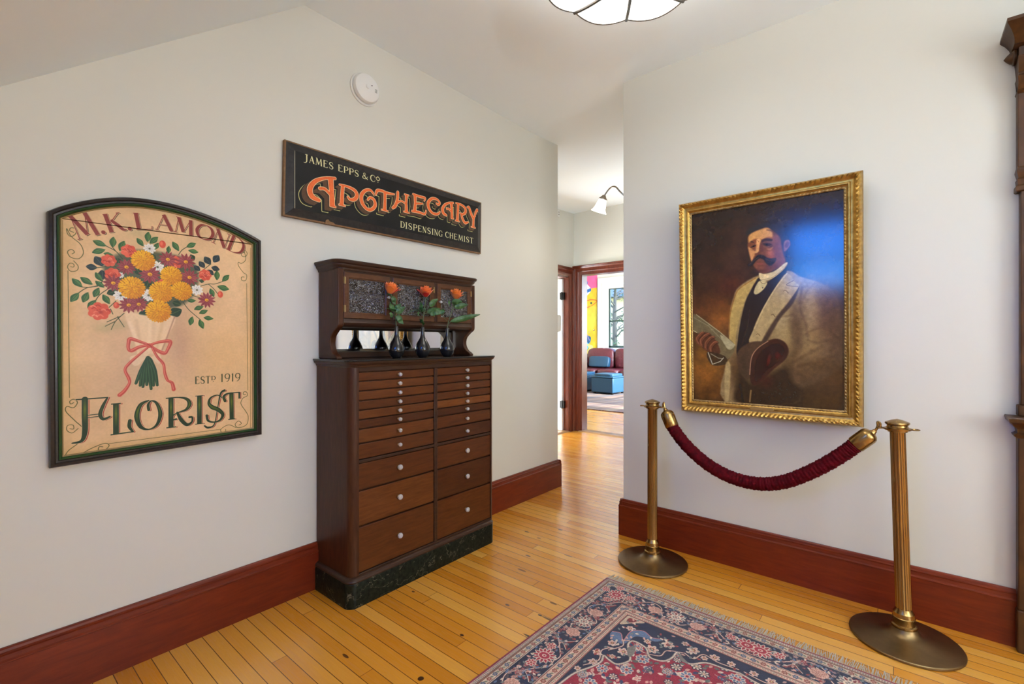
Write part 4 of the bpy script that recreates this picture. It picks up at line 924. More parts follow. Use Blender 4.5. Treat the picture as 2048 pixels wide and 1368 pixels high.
fr = MB()
rings = []
for (u, z, su, sz) in ((-4.66, 1.05, 1, 0), (-4.66, 3.13, 1, -1), (-2.73, 3.13, -1, -1), (-2.73, 1.05, -1, 0)):
    rings.append([(u+su*a, 12.4-d, z+sz*a) for a, d in ((0, 0), (0, .06), (.03, .065), (.05, .045), (.13, .045), (.16, .06), (.2, .06), (.22, .035), (.30, .03), (.325, .02), (.325, 0))])
fr.loft(rings); fr.box(-4.72, -2.67, 12.27, 12.4, 1.02, 1.07)
structure(fr.build('trim_7', M_TRIMW, ang=25))
structure(boxes_mb([(-6.4, -4.7, 12.34, 12.4, 0, .16), (-6.48, -6.44, 5.9, 12.4, 0, .16)]).build('baseboard_far_room', M_TRIMW, bevel=.004))

# ---------------------------------------------------------------- painted boards on the long wall
M_EDGEDARK = wood('black_brown_sign_frame', (.016, .011, .010, 1), (.035, .024, .020, 1), (8, 8, 8), .4, .3)
M_GREENB = plain('green_sign_bead', (.012, .055, .014, 1), .3)
img_f = paint_florist().image('florist_board_paint')
fs = thing('florist_sign', "arched cream florist signboard with a painted bouquet, hanging on the long wall", 'sign', (0, .229, .818))
FX = lambda u, v, d: (d, u/1000, .985-v/1000)      # board millimetres -> local metres (depth off the wall)
A0 = smooth(ARCH, False, 3).tolist()
OUT = [tuple(p) for p in A0]+[(706, 980), (3, 992)]
OUT = [(p[0], p[1]) for p in OUT]
def band_ring(steps):    # (inset mm, depth m)
    return [[FX(u, v, d) for u, v in offset_poly(OUT, i)] for i, d in steps]
MB().loft(band_ring([(0, .004), (0, .030), (3, .036), (12, .038), (16, .033), (22, .033), (24, .030), (24, .004)]), cap=False).build('frame', M_EDGEDARK, fs, ang=30)
MB().loft(band_ring([(23, .026), (24, .034), (28, .036), (32, .032), (33, .026)]), cap=False).build('green_bead', M_GREENB, fs, ang=50)
MB().loft(band_ring([(32, .026), (34, .028), (37, .027), (38, .020)]), cap=False).build('inner_slip', plain('ochre_slip', (.25, .16, .05, 1), .45), fs, ang=50)
inn = offset_poly(OUT, 30)
m = image_mat('florist_board', img_f, .46, .05, 300, Coat_Weight=.03, Coat_Roughness=.2, Specular_IOR_Level=.25).m
MB().prism(inn, lambda a, b, t: FX(a, b, .006+.016*t)).build('painted_panel', m, fs, ang=0, uv=lambda x, y, z: (y*1000/705, 1-(985-z*1000)/985))

img_a = paint_apothecary().image('chemist_board_paint')
aps = thing('apothecary_sign', "long black signboard with orange lettering hanging above the cabinet", 'sign', (0, 1.04, 1.86))
AX = lambda u, v, d: (d, u/1000, .368-v/1000)
AO = [(3, 4), (1374, -3), (1369, 359), (-4, 372)]
M_RAW = wood('raw_board_edge', (.16, .085, .04, 1), (.26, .15, .075, 1), (4, 4, 4), .6, 0)
M_AFR = wood('worn_black_margin', (.018, .016, .016, 1), (.04, .036, .034, 1), (3, 3, 3), .42, .1)
ring = lambda st: [[AX(u, v, d) for u, v in offset_poly(AO, i)] for i, d in st]
MB().loft(ring([(0, .004), (0, .022), (7, .024), (8, .004)]), cap=False).build('raw_edge', M_RAW, aps, ang=20)
m = image_mat('chemist_board', img_a, .5, .04, 260, Specular_IOR_Level=.18).m
uva = lambda x, y, z: (y*1000/1370, 1-(368-z*1000)/365)
MB().loft(ring([(7, .016), (7, .023), (44, .034)]), cap=False).build('bevelled_margin', M_AFR, aps, ang=20)
MB().loft(ring([(43, .010), (43, .0335)]), cap=True).build('lettered_panel', m, aps, ang=0, uv=uva)
ch = MB().prism([(205, 372), (210, 352), (222, 346), (232, 356), (252, 358), (268, 371)], lambda a, b, t: AX(a, b, .020+.010*t)); ch.build('chipped_edge', M_RAW, aps)

# smoke detector
M_PLW = plain('white_plastic', (.74, .74, .73, 1), .4)
sd = thing('smoke_detector', 'round white smoke detector high on the long wall', 'smoke detector', (0, 1.491, 2.652), (0, R(90), 0))
MB().lathe([(.001, 0), (.088, 0), (.088, .008), (.084, .012), (.001, .012)], 48).build('mounting_ring', M_PLW, sd)
MB().lathe([(.001, .012), (.073, .012), (.073, .017), (.001, .017)], 40).build('vent_gap', plain('vent_shadow_plastic', (.07, .06, .055, 1), .6), sd)
MB().lathe([(.001, .016), (.079, .016), (.080, .024), (.074, .036), (.066, .040), (.03, .043), (.001, .043)], 48).build('cover', M_PLW, sd)
MB().lathe([(.001, .0425), (.012, .0425), (.012, .046), (.010, .047), (.001, .047)], 24, (-.004, -.004, 0)).build('test_button', M_PLW, sd)
MB().lathe([(.001, .0425), (.0035, .0425), (.003, .0445), (.001, .0445)], 12, (-.018, .022, 0)).build('sensor_hole', M_BLACK, sd)
g = MB()
for k in range(3): g.box(-.008+k*.007, -.004+k*.007, .042, .056, .039, .0425)
g.build('sounder_slots', plain('grey_slots', (.28, .28, .27, 1), .6), sd)

# ---------------------------------------------------------------- the many-drawered cabinet
M_WAL = wood('dark_walnut', (.038, .0115, .0042, 1), (.078, .0255, .0095, 1), (12, 12, 1.6), .42, .08, 6.)
M_WALH = wood('dark_walnut_rails', (.030, .0125, .0065, 1), (.062, .027, .014, 1), (9, 1.6, 12), .40, .1, 6.)
M_DRW = [wood('drawer_walnut_'+t, a, b, (9, 1.5, 14), .40, .1, 6.) for t, a, b in (('mid', (.062, .0165, .004, 1), (.118, .034, .0085, 1)), ('warm', (.08, .0225, .005, 1), (.15, .045, .0105, 1)), ('dark', (.046, .0125, .0038, 1), (.088, .026, .0075, 1)), ('bright', (.11, .031, .006, 1), (.205, .065, .014, 1)))]
M_DOORW = wood('door_frame_walnut', (.075, .030, .013, 1), (.13, .056, .024, 1), (9, 3, 9), .40, .12, 6.)
mm = Mat('black_green_marble'); v = mm.coord('Object')
vn = mm.noise(v, 5, 5, .6, 1.6); v2 = mm.noise(v, 17, 4, .6, 2.); bsp = mm.noise(v, 60, 3)
c = mm.ramp(bsp, [(.35, (.005, .006, .004, 1)), (.75, (.017, .020, .012, 1))])
c = mm.mixc(mm.node('ShaderNodeMapRange', {0: mm.math('ABSOLUTE', mm.math('SUBTRACT', vn, .5)), 1: .006, 2: .0}).outputs[0], c, (.17, .155, .10, 1))
c = mm.mixc(mm.math('MULTIPLY', mm.node('ShaderNodeMapRange', {0: mm.math('ABSOLUTE', mm.math('SUBTRACT', v2, .62)), 1: .007, 2: .0}).outputs[0], .4), c, (.08, .085, .05, 1))
mm.p(Base_Color=c, Roughness=.3, Specular_IOR_Level=.12); M_MARB = mm.m
M_TOPB = plain('black_polished_slate', (.010, .010, .010, 1), .12)
kg = Mat('cut_glass'); kg.p(Base_Color=(.95, .94, .92, 1), Roughness=.04, IOR=1.5, Transmission_Weight=.55, Specular_IOR_Level=.9); M_KNOB = kg.m
M_BRASSH = plain('aged_hinge_brass', (.30, .19, .07, 1), .35, Metallic=1.)

CAB = thing('dental_cabinet', 'tall dark walnut cabinet of many shallow drawers with glass knobs against the long wall', 'cabinet', (.17, 1.705, 0))
B = lambda mb, name, mat, parent=CAB, **kw: mb.build(name, mat, parent, world=True, **kw)
def arc(cx, cy, r, a0, a1, n=6): return [(cx+r*math.cos(R(a0+(a1-a0)*k/n)), cy+r*math.sin(R(a0+(a1-a0)*k/n))) for k in range(n+1)]
body = [(.004, 1.213)]+arc(.282, 1.251, .038, -90, 0)+[(.32, 1.258), (.297, 1.258), (.297, 2.187), (.32, 2.187)]+arc(.295, 2.187, .025, 0, 90)+[(.004, 2.212)]
B(MB().prism(body, lambda a, b, t: (a, b, .136+(1.132-.136)*t)), 'carcass', M_WAL, bevel=.002)
B(boxes_mb([(.296, .3185, 1.258, 2.187, 1.108, 1.132), (.296, .3185, 1.258, 2.187, .136, .147), (.296, .3185, 1.726, 1.749, .147, 1.108), (.296, .3175, 1.258, 1.726, .672, .686), (.296, .3175, 1.749, 2.187, .672, .686)]), 'face_frame', M_WALH, bevel=.002)
def rr(x, i): return rrect(.004, x-i, 1.195+i, 2.213-i, .045, 6, '0110')
B(MB().loft([[(a, b, z) for a, b in rr(.337, i)] for z, i in ((0, 0), (.112, 0), (.117, .003))]), 'marble_base', M_MARB)
B(MB().loft([[(a, b, z) for a, b in rr(.337, i)] for z, i in ((.117, .001), (.123, -.001), (.129, .001), (.136, .009), (.139, .015))]), 'base_moulding', M_WALH)
B(MB().loft([[(a, b, z) for a, b in rrect(.004, .322+i, 1.213-i, 2.212+i, .045, 6, '0110')] for z, i in ((1.128, 0), (1.134, .004), (1.139, .005), (1.143, .011), (1.150, .015), (1.156, .016))]), 'top_moulding', M_WALH)
B(MB().loft([[(a, b, z) for a, b in rrect(.004, .340-i, 1.193+i, 2.230-i, .045, 6, '0110')] for z, i in ((1.156, .001), (1.158, 0), (1.163, 0), (1.165, .002))]), 'slate_top', M_TOPB)
ROWS = [(1.064, 1.105), (1.018, 1.060), (.971, 1.014), (.926, .967), (.880, .922), (.836, .876), (.767, .831), (.689, .762), (.543, .669), (.372, .536), (.149, .365)]
TONE = ((0, 1, 1, 0, 1, 2, 1, 0, 0, 1, 0), (0, 0, 0, 0, 3, 2, 0, 2, 0, 2, 0))
def knob(parent, y, z, r):
    s = MB().lathe([(.001, 0), (r*.62, 0), (r*.62, .003), (r*.42, .004), (r*.42, .007), (.001, .007)], 16).xf(Matrix.Translation((.3135, y, z)) @ Matrix.Rotation(R(90), 4, 'Y'))
    s.build('knob_rose', M_BRASSH, parent, world=True)
    k = MB().lathe([(.001, .005), (r*.5, .006), (r*.62, .009), (r*.98, .015), (r, .019), (r*.86, .024), (r*.5, .0275), (.001, .028)], 10).xf(Matrix.Translation((.3135, y, z)) @ Matrix.Rotation(R(90), 4, 'Y'))
    k.build('knob', M_KNOB, parent, ang=0, world=True)
for cidx, (y0, y1) in enumerate(((1.260, 1.724), (1.751, 2.185))):
    for ri, (z0, z1) in enumerate(ROWS):
        d = B(boxes_mb([(.2975, .314, y0, y1, z0+.0012, z1-.0012)]), 'drawer', M_DRW[TONE[cidx][ri]], bevel=.002)
        knob(d, (y0+y1)/2-(.004 if cidx == 0 else -.004), (z0+z1)/2+(.004 if ri > 7 else 0), .0145 if ri > 7 else .0105)
# upper part: scrolled sides, mirror back, glazed cupboard, cornice
side = [(.006, 1.165), (.178, 1.165), (.176, 1.172)]+[tuple(p) for p in smooth([(.165, 1.182), (.135, 1.20), (.115, 1.235), (.122, 1.275), (.155, 1.305), (.185, 1.325), (.19, 1.345)], False, 4)]+[(.19, 1.612), (.006, 1.612)]
for y0, y1 in ((1.224, 1.256), (2.146, 2.178)):
    B(MB().prism(side, lambda a, b, t: (a, y0+(y1-y0)*t, b)), 'side_panel', M_WAL, bevel=.009, seg=3)
B(boxes_mb([(.004, .014, 1.23, 2.17, 1.165, 1.615)]), 'back_board', M_WAL)
B(boxes_mb([(.014, .030, 1.256, 2.146, 1.1655, 1.197)]), 'mirror_rail', M_WALH, bevel=.003)
mir = Mat('bevelled_mirror'); mir.p(Base_Color=(.86, .87, .86, 1), Metallic=1., Roughness=.015)
B(MB().loft([[(.0145, 1.257, 1.197), (.0145, 2.145, 1.197), (.0145, 2.145, 1.327), (.0145, 1.257, 1.327)], [(.017, 1.257, 1.197), (.017, 2.145, 1.197), (.017, 2.145, 1.327), (.017, 1.257, 1.327)], [(.021, 1.275, 1.213), (.021, 2.127, 1.213), (.021, 2.127, 1.313), (.021, 1.275, 1.313)]]), 'mirror', mir.m, ang=0)
B(MB().loft([[(a, b, z) for a, b in rrect(.014, .186+i, 1.2555, 2.1465, .002, 2, '0110')] for z, i in ((1.325, -.02), (1.330, -.008), (1.338, 0), (1.346, .004), (1.352, .0), (1.366, 0))]), 'cupboard_floor', M_WALH)
B(boxes_mb([(.014, .186, 1.2555, 2.1465, 1.598, 1.614)]), 'cupboard_top', M_WALH)
for y0 in (1.5275, 1.8392): B(boxes_mb([(.014, .188, y0, y0+.019, 1.366, 1.598)]), 'cupboard_divider', M_WALH, bevel=.002)
gsh = Mat('shelf_glass_edge'); gsh.p(Base_Color=(.74, .74, .68, 1), Roughness=.3)
B(boxes_mb([(.016, .165, 1.2565, 1.527, 1.486, 1.494)]), 'cupboard_shelf', gsh.m, bevel=.001)
B(boxes_mb([(.016, .150, 1.5470, 1.838, 1.366, 1.43)]), 'inner_drawer', M_DOORW, bevel=.003)
fg = Mat('florentine_glass'); fv = fg.coord('Object'); fn = fg.noise(fv, 95, 2, .5, 2.5)
fb = fg.node('ShaderNodeBump', {'Height': fn, 'Strength': 1., 'Distance': .012}).outputs[0]
ft = fg.node('ShaderNodeBsdfRefraction', {0: (.62, .62, .60, 1), 'Roughness': .12, 'IOR': 1.15, 'Normal': fb}); fgl = fg.node('ShaderNodeBsdfGlossy', {0: (1, 1, 1, 1), 'Roughness': .12, 'Normal': fb})
fx = fg.node('ShaderNodeMixShader', {0: fg.node('ShaderNodeMapRange', {0: fg.noise(fv, 85, 3, .6, 1.8), 1: .38, 2: .64, 3: .03, 4: .6}).outputs[0], 1: ft.outputs[0], 2: fgl.outputs[0]}); fg.l.new(fx.outputs[0], fg.n['Material Output'].inputs[0])
for i, (y0, y1) in enumerate(((1.2565, 1.527), (1.547, 1.838), (1.860, 2.1455))):
    z0, z1 = 1.368, 1.597; w = .031
    d = B(MB().loft([[(.174, a, b), (.174, c, b), (.174, c, e), (.174, a, e)] for a, c, b, e in ((y0, y1, z0, z1),)]+[[(x, y0+i, z0+i), (x, y1-i, z0+i), (x, y1-i, z1-i), (x, y0+i, z1-i)] for x, i in ((.188, 0), (.190, .002), (.190, .024), (.187, .027), (.186, w), (.174, w))], cap=False), 'cupboard_door', M_DOORW, ang=25)
    B(boxes_mb([(.179, .182, y0+w-.002, y1-w+.002, z0+w-.002, z1-w+.002)]), 'glass_panel', fg.m, d, ang=0)
    hy = y0+.004 if i == 0 else y1-.004
    for z in (1.415, 1.555):
        B(MB().tube([(.192, hy, z-.017), (.192, hy, z+.017)], .0035).box(.189, .1915, hy-.006, hy+.006, z-.016, z+.016), 'hinge', M_BRASSH, d)
    ky = y0+.016 if i == 2 else y1-.016
    B(MB().lathe([(.001, 0), (.0045, 0), (.004, .006), (.008, .011), (.0085, .015), (.006, .019), (.001, .020)], 10).xf(Matrix.Translation((.190, ky, 1.487)) @ Matrix.Rotation(R(90), 4, 'Y')), 'door_knob', M_KNOB, d, ang=0)
B(MB().loft([[(a, b, z) for a, b in rrect(.004, .19+i, 1.2235-i, 2.1785+i, .05, 6, '0110')] for z, i in ((1.606, .001), (1.612, .003), (1.616, .003), (1.622, .010), (1.630, .014), (1.634, .014), (1.640, .021), (1.650, .024), (1.655, .022), (1.656, .018))]), 'cornice', M_WALH, ang=30)

# ---------------------------------------------------------------- bud vases and roses on the slate top
vb = Mat('black_satin_glaze'); vb.p(Base_Color=(.012, .011, .012, 1), Roughness=.2, Coat_Weight=.15, Coat_Roughness=.08); M_VASE = vb.m
prof = [(.001, 0), (.020, 0), (.024, .003), (.035, .016), (.0415, .032), (.0430, .046), (.040, .062), (.032, .080), (.022, .096), (.0145, .110), (.0115, .124), (.0108, .140), (.0108, .160), (.0115, .168), (.0105, .1695), (.0095, .168), (.0092, .150), (.0088, .12), (.001, .118)]
vase0 = None
M_STEM = plain('rose_stem', (.055, .085, .025, 1), .5)
lf = Mat('rose_leaf'); lf.p(Base_Color=lf.ramp(lf.noise(lf.coord('Object'), 60, 2), [(.3, (.016, .062, .014, 1)), (.7, (.045, .125, .030, 1))]), Roughness=.38); M_LEAF = lf.m
def petal_mat(name, a, b):
    m = Mat(name); lw = m.node('ShaderNodeLayerWeight', {'Blend': .45}).outputs['Facing']
    n = m.noise(m.coord('Object'), 40, 2)
    m.p(Base_Color=m.mixc(m.math('ADD', m.math('MULTIPLY', n, .9), -.1), a, b), Roughness=.5, Subsurface_Weight=.15, Subsurface_Radius=(.01, .004, .002), Sheen_Weight=.2); return m.m
SPOTS = [(1.546, (-38, 371), 'leftmost black bud vase on the cabinet, the one nearest the florist sign', 'orange and red rose in the leftmost black bud vase',
          [(-30, 328, -18, 283), (-18, 247, -73, 267), (-18, 247, -57, 294), (-14, 240, 34, 273), (-6, 231, 22, 178), (-18, 257, 14, 288), (-30, 230, -73, 224)], ((.80, .15, .016, 1), (.90, .30, .04, 1)), (.66, .035, .02, 1)),
         (1.724, (22, 372), 'middle black bud vase of the three on the cabinet', 'orange and red rose in the middle black bud vase, over spreading leaves',
          [(15, 268, -106, 258), (-20, 252, -11, 312), (-29, 231, -51, 264), (15, 254, -7, 277), (43, 255, 127, 259), (38, 290, 98, 333), (38, 269, 61, 227), (-3, 179, -33, 220), (29, 254, 132, 281)], ((.78, .125, .016, 1), (.88, .26, .04, 1)), (.55, .025, .018, 1)),
         (1.910, (70, 376), 'rightmost black bud vase on the cabinet, the one nearest the hall', 'plain orange rose in the rightmost black bud vase, over one long low leaf',
          [(17, 300, -20, 342), (40, 294, 123, 314), (20, 207, 215, 257), (-49, 245, -40, 282), (20, 322, 86, 330)], ((.80, .17, .015, 1), (.86, .30, .03, 1)), (.80, .16, .02, 1))]
for vi, (vy, (by, bz), vl, rl, leaves, pc, low) in enumerate(SPOTS):
    if vase0 is None:
        vase0 = MB().lathe(prof, 40).build('bud_vase', M_VASE); vz = vase0
    else:
        vz = vase0.copy(); COL.objects.link(vz)
    vz.location = (.22, vy, 1.165); tag(vz, vl, 'vase', 'black bud vases on the cabinet')
    rs = thing('rose', rl, 'flower', (.22, vy, 1.165), group='orange roses in bud vases')
    rnd = random.Random(vi+3)
    by, bz = by/1000, bz/1000
    top = Vector((.004, by, bz-.028))
    sp = smooth([(0, 0, .122), (0, by*.05, .18), (.002, by*.45, .26), tuple(top)], False, 6)
    MB().tube(sp, .0026, 8).build('stem', M_STEM, rs)
    # bloom: petals in a spiral, outer ones opened
    pm1, pm2 = petal_mat('rose_petal_%d' % vi, *pc), plain('rose_outer_petal_%d' % vi, low, .5)
    bl = MB()
    def petal(mb, a, r0, h, wid, open_, z0):
        def f(u, v):
            s = (u-.5)*2; q = wid*(1-.25*v**3)*math.sin(PI*min(1, .25+v*.6))
            rad = r0*(.35+.65*math.sin(min(1, v*1.3)*PI/2))+open_*v**3*.012*(1+.2*math.cos(s*3))
            ang = a+s*q
            zz = z0+h*v-abs(s)**2.2*.006*v-(open_*v**5*.008)
            return (rad*math.cos(ang), rad*math.sin(ang), zz)
        mb.grid(9, 8, f)
    for k in range(19):
        t = k/18; petal(bl, k*2.4, .005+.0275*t**.8, .064-.010*t, 1.25-.35*t, .1+1.1*t*t, -.030)
    rot = Matrix.Translation((.004, by, bz)) @ Matrix.Rotation(R((-6, 8, 12)[vi]), 4, 'X') @ Matrix.Rotation(R(18), 4, 'Y')
    bl.xf(rot).build('bloom', pm1, rs, ang=80, solid=.0007)
    ob = MB()
    if vi < 2:
        for a in ((.9, 1.9) if vi == 0 else (-.7, -2.3)): petal(ob, a, .0355, .048, .55, 1.3, -.030)
    else:
        petal(ob, .2, .0355, .048, .55, 1.4, -.030)
    ob.xf(rot).build('outer_petal', pm2, rs, ang=80, solid=.0008)
    sep = MB()
    for k in range(5):
        a = k*1.257
        sep.grid(3, 6, lambda u, v, a=a: ((.004+.022*v)*math.cos(a+(u-.5)*.5*(1-v)), (.004+.022*v)*math.sin(a+(u-.5)*.5*(1-v)), -.031-.004*math.sin(v*3)-.012*v*v))
    sep.sphere((0, 0, -.032), .0075, 10, 6); sep.xf(rot).build('sepals', M_LEAF, rs, ang=60, solid=.0006)
    for (y0, z0, y1, z1) in leaves:
        y0, z0, y1, z1 = y0/1000, z0/1000, y1/1000, z1/1000
        L = math.hypot(y1-y0, z1-z0); ax = Vector((rnd.uniform(-.25, .55), (y1-y0)/L, (z1-z0)/L)).normalized()
        sd_ = Vector((1, 0, 0)) if abs(ax.x) < .3 and rnd.random() < .2 else ax.cross(Vector((1, rnd.uniform(-.4, .4), rnd.uniform(-.4, .4)))).normalized()
        nn = ax.cross(sd_); b0 = Vector((rnd.uniform(0, .02), y0, z0)); ww = min(L*.34, .019)
        def f(u, v):
            s = (u-.5)*2; wv = ww*math.sin(PI*min(1, v**.8))**.8*(1-.12*abs(math.sin(v*28)))+.0008
            p = b0+ax*(L*v)+sd_*(s*wv)+nn*(abs(s)*.25*wv-.1*L*v*v+.003*math.sin(v*11))
            return tuple(p)
        lo = MB().grid(9, 14, f)
        lo.build('leaf', M_LEAF, rs, ang=80, solid=.0006)
        j = min(range(len(sp)), key=lambda q: (sp[q][1]-y0)**2+(sp[q][2]-z0+.015)**2)
        MB().tube([tuple(sp[j]), tuple((Vector(sp[j])+b0)/2+Vector((0, 0, -.004))), tuple(b0+ax*.006)], .0013, 6).build('leaf_stalk', M_STEM, rs)

# ---------------------------------------------------------------- portrait in its gilded frame
img_p = paint_portrait().image('portrait_oil_paint')
PW, PH = .857, 1.200
por = thing('framed_portrait', 'oil portrait of a moustached man in a cream suit in a wide gilded frame', 'painting', (1.307, 2.772, .848), (R(2.0), 0, 0))
PX = lambda u, v, d: (u, -d+.0, PH-v)     # metres from the frame's top left corner; d = towards the room
gm = Mat('aged_gold_leaf'); gv = gm.coord('Object'); gn = gm.noise(gv, 35, 4, .6)
gm.p(Base_Color=gm.ramp(gn, [(.25, (.30, .165, .035, 1)), (.6, (.56, .34, .085, 1)), (.9, (.66, .43, .13, 1))]), Metallic=.85, Roughness=gm.math('ADD', gm.math('MULTIPLY', gn, .2), .26)).bump(gm.noise(gv, 220, 2), .12, .003)
gm2 = Mat('dull_gold_ornament'); gn2 = gm2.noise(gm2.coord('Object'), 60, 3)
gm2.p(Base_Color=gm2.ramp(gn2, [(.3, (.20, .12, .04, 1)), (.75, (.46, .31, .12, 1))]), Metallic=.7, Roughness=.4)
def frame_side(mb, p0, p1, inw, prof, orn, step):   # p0->p1 outer edge, inw = inward direction; prof(s) height; orn(s,t) relief
    p0, p1, inw = Vector(p0), Vector(p1), Vector(inw); L = (p1-p0).length; e = (p1-p0)/L
    n = int(L/step); S = [k*.0045 for k in range(17)]
    rows = []
    for i in range(n+1):
        row = []
        for s in S:
            t = s+(L-2*s)*i/n
            q = p0+e*t+inw*s
            row.append(PX(q.x, q.y, prof(s)+orn(s, t)))
        rows.append(row)
    nu = len(S); mb.add([p for r in rows for p in r], [(j*nu+i, j*nu+i+1, (j+1)*nu+i+1, (j+1)*nu+i) for j in range(n) for i in range(nu-1)])
def fprof(s):
    return float(np.interp(s, [0, .0045, .014, .027, .031, .036, .045, .0495, .054, .0585, .063, .072], [.004, .030, .044, .040, .030, .027, .026, .032, .032, .024, .021, .014]))
def forn(s, t):
    if .004 < s < .031:
        c = (s-.0175)/.0135; ph = t/.021
        leaf = abs(math.sin(PI*(ph+abs(c)*.55)))*(1-c*c)
        vein = .25*math.cos(2*PI*(ph*2+c*1.3))
        return .011*leaf**1.5+.0035*vein*(1-c*c)-.005
    return 0.
fm = MB()
for p0, p1, w in (((0, 0), (PW, 0), (0, 1)), ((PW, 0), (PW, PH), (-1, 0)), ((PW, PH), (0, PH), (0, -1)), ((0, PH), (0, 0), (1, 0))): frame_side(fm, p0, p1, w, fprof, forn, .0035)
fm.loft([[PX(a, b, d) for a, b in ((0, 0), (PW, 0), (PW, PH), (0, PH))] for d in (.008, -.018)], cap=False)
fm.build('gilded_frame', gm.m, por, ang=50)
def sprof(s): return .021-.02*s+(.004 if s < .003 else 0)
sm = MB(); o = .0605
for p0, p1, w in (((o, o), (PW-o, o), (0, 1)), ((PW-o, o), (PW-o, PH-o), (-1, 0)), ((PW-o, PH-o), (o, PH-o), (0, -1)), ((o, PH-o), (o, o), (1, 0))):
    n = int((Vector(p1)-Vector(p0)).length/.0035); P0, P1, Wv = Vector(p0), Vector(p1), Vector(w); L = (P1-P0).length; e = (P1-P0)/L; S = (0, .002, .004, .006, .008, .010, .012, .0135)
    rows = [[PX(*(P0+e*(s+(L-2*s)*i/n)+Wv*s), .018+.004*math.sin(PI*s/.0135)+.0022*math.sin(2*PI*(s+(L-2*s)*i/n)/.016+s*300)*math.sin(PI*s/.0135)) for s in S] for i in range(n+1)]
    sm.add([p for r in rows for p in r], [(j*8+i, j*8+i+1, (j+1)*8+i+1, (j+1)*8+i) for j in range(n) for i in range(7)])
sm.build('inner_slip', gm2.m, por, ang=60)
cm_ = image_mat('varnished_canvas', img_p, .30, 0, Coat_Weight=.95, Coat_Roughness=.13, Coat_IOR=1.55, Specular_IOR_Level=.0)
wv = cm_.node('ShaderNodeTexWave', {'Vector': cm_.coord('Object'), 'Scale': 120., 'Distortion': 6., 'Detail': 2.}, bands_direction='X'); wv2 = cm_.node('ShaderNodeTexWave', {'Vector': cm_.coord('Object'), 'Scale': 120., 'Distortion': 6., 'Detail': 2.}, bands_direction='Z')
cm_.bump(cm_.math('ADD', cm_.math('ADD', wv.outputs[0], wv2.outputs[0]), cm_.math('MULTIPLY', cm_.noise(cm_.coord('Object'), 45, 4), 2.)), .4, .002)
cu0, cu1, cv0, cv1 = .068, PW-.068, .068, PH-.068
MB().loft([[PX(a, b, d) for a, b in ((cu0, cv0), (cu1, cv0), (cu1, cv1), (cu0, cv1))] for d in (.004, .012)]).build('canvas', cm_.m, por, ang=0, uv=lambda x, y, z: ((x-cu0)/(cu1-cu0), 1-((PH-z)-cv0)/(cv1-cv0)))
pl = [(.372, PH-.054), (.379, PH-.061), (.479, PH-.061), (.486, PH-.054), (.486, PH-.049), (.479, PH-.042), (.379, PH-.042), (.372, PH-.049)]
MB().prism(pl, lambda a, b, t: PX(a, b, .026+.008*t)).build('nameplate', plain('brass_nameplate', (.55, .38, .14, 1), .35, Metallic=.9), por, bevel=.001)

# ---------------------------------------------------------------- brass stanchions and the velvet rope
bm_ = Mat('antique_brass'); bn = bm_.noise(bm_.coord('Object', (1, 1, .25)), 14, 4, .6)
bm_.p(Base_Color=bm_.ramp(bn, [(.3, (.31, .19, .066, 1)), (.62, (.36, .225, .082, 1)), (.9, (.41, .265, .10, 1))]), Metallic=1., Roughness=bm_.math('ADD', bm_.math('MULTIPLY', bn, .12), .2)); M_BR = bm_.m
bd = Mat('tarnished_brass_base'); bdn = bd.noise(bd.coord('Object'), 9, 4, .6)
bd.p(Base_Color=bd.ramp(bdn, [(.3, (.17, .11, .05, 1)), (.75, (.26, .17, .078, 1))]), Metallic=1., Roughness=.38); M_BRD = bd.m
def stanchion(label, loc, lean, hook_side):
    s = thing('rope_stanchion', label, 'stanchion', loc, group='brass stanchions before the portrait')
    MB().lathe([(.001, 0), (.186, 0), (.190, .003), (.190, .009), (.187, .012), (.15, .016), (.10, .022), (.072, .028), (.055, .038), (.046, .052), (.042, .062), (.001, .062)], 72).build('base', M_BRD, s, ang=30)
    post = MB().lathe([(.001, .058), (.0435, .058), (.045, .063), (.044, .069), (.038, .072), (.0375, .094), (.0385, .096), (.0385, .099), (.0365, .101), (.036, .118), (.0335, .122), (.0295, .130), (.0275, .136), (.001, .136)], 40).build('collar', M_BR, s, ang=30)
    fl = MB().lathe([(.0275, .13), (.0272, .5), (.0268, .872), (.030, .876), (.001, .876)], 96, mod=lambda a, i: 1-.085*max(0, math.cos(a*14)) if i < 3 else 1).build('fluted_post', M_BR, s, ang=60)
    cap = MB().lathe([(.001, .872), (.034, .872), (.0345, .878), (.046, .880), (.0475, .884), (.0475, .888), (.040, .890), (.036, .894), (.0355, .900), (.041, .904), (.0425, .908), (.041, .912), (.020, .921), (.001, .926)], 48).build('cap', M_BR, s, ang=30)
    ring = MB()
    for a in (0, PI):
        cx, cy = .058*math.cos(a), .058*math.sin(a)
        ring.tube([(cx+.013*math.cos(t), cy+.013*math.sin(t), .884) for t in (2*PI*k/16 for k in range(17))], .0028, 8)
    ring = ring.build('hook_ring', M_BR, s)
    for o in (post, fl, cap, ring): o.rotation_euler = (0, R(lean), 0)
    return s
stanchion('brass rope stanchion standing by the hall corner, the upright one', (1.212, 2.567, 0), 0, 1)
stanchion('brass rope stanchion leaning slightly, standing beside the carved wood surround', (2.312, 2.570, 0), -1.5, -1)
vel = Mat('wine_velvet'); vn_ = vel.noise(vel.coord('Object'), 55, 4, .6)
vel.p(Base_Color=vel.ramp(vn_, [(.3, (.03, .0006, .002, 1)), (.75, (.11, .002, .007, 1))]), Roughness=.75, Specular_IOR_Level=.08, Sheen_Weight=.04, Sheen_Roughness=.4, Sheen_Tint=(.8, .02, .05, 1)).bump(vn_, .5, .006)
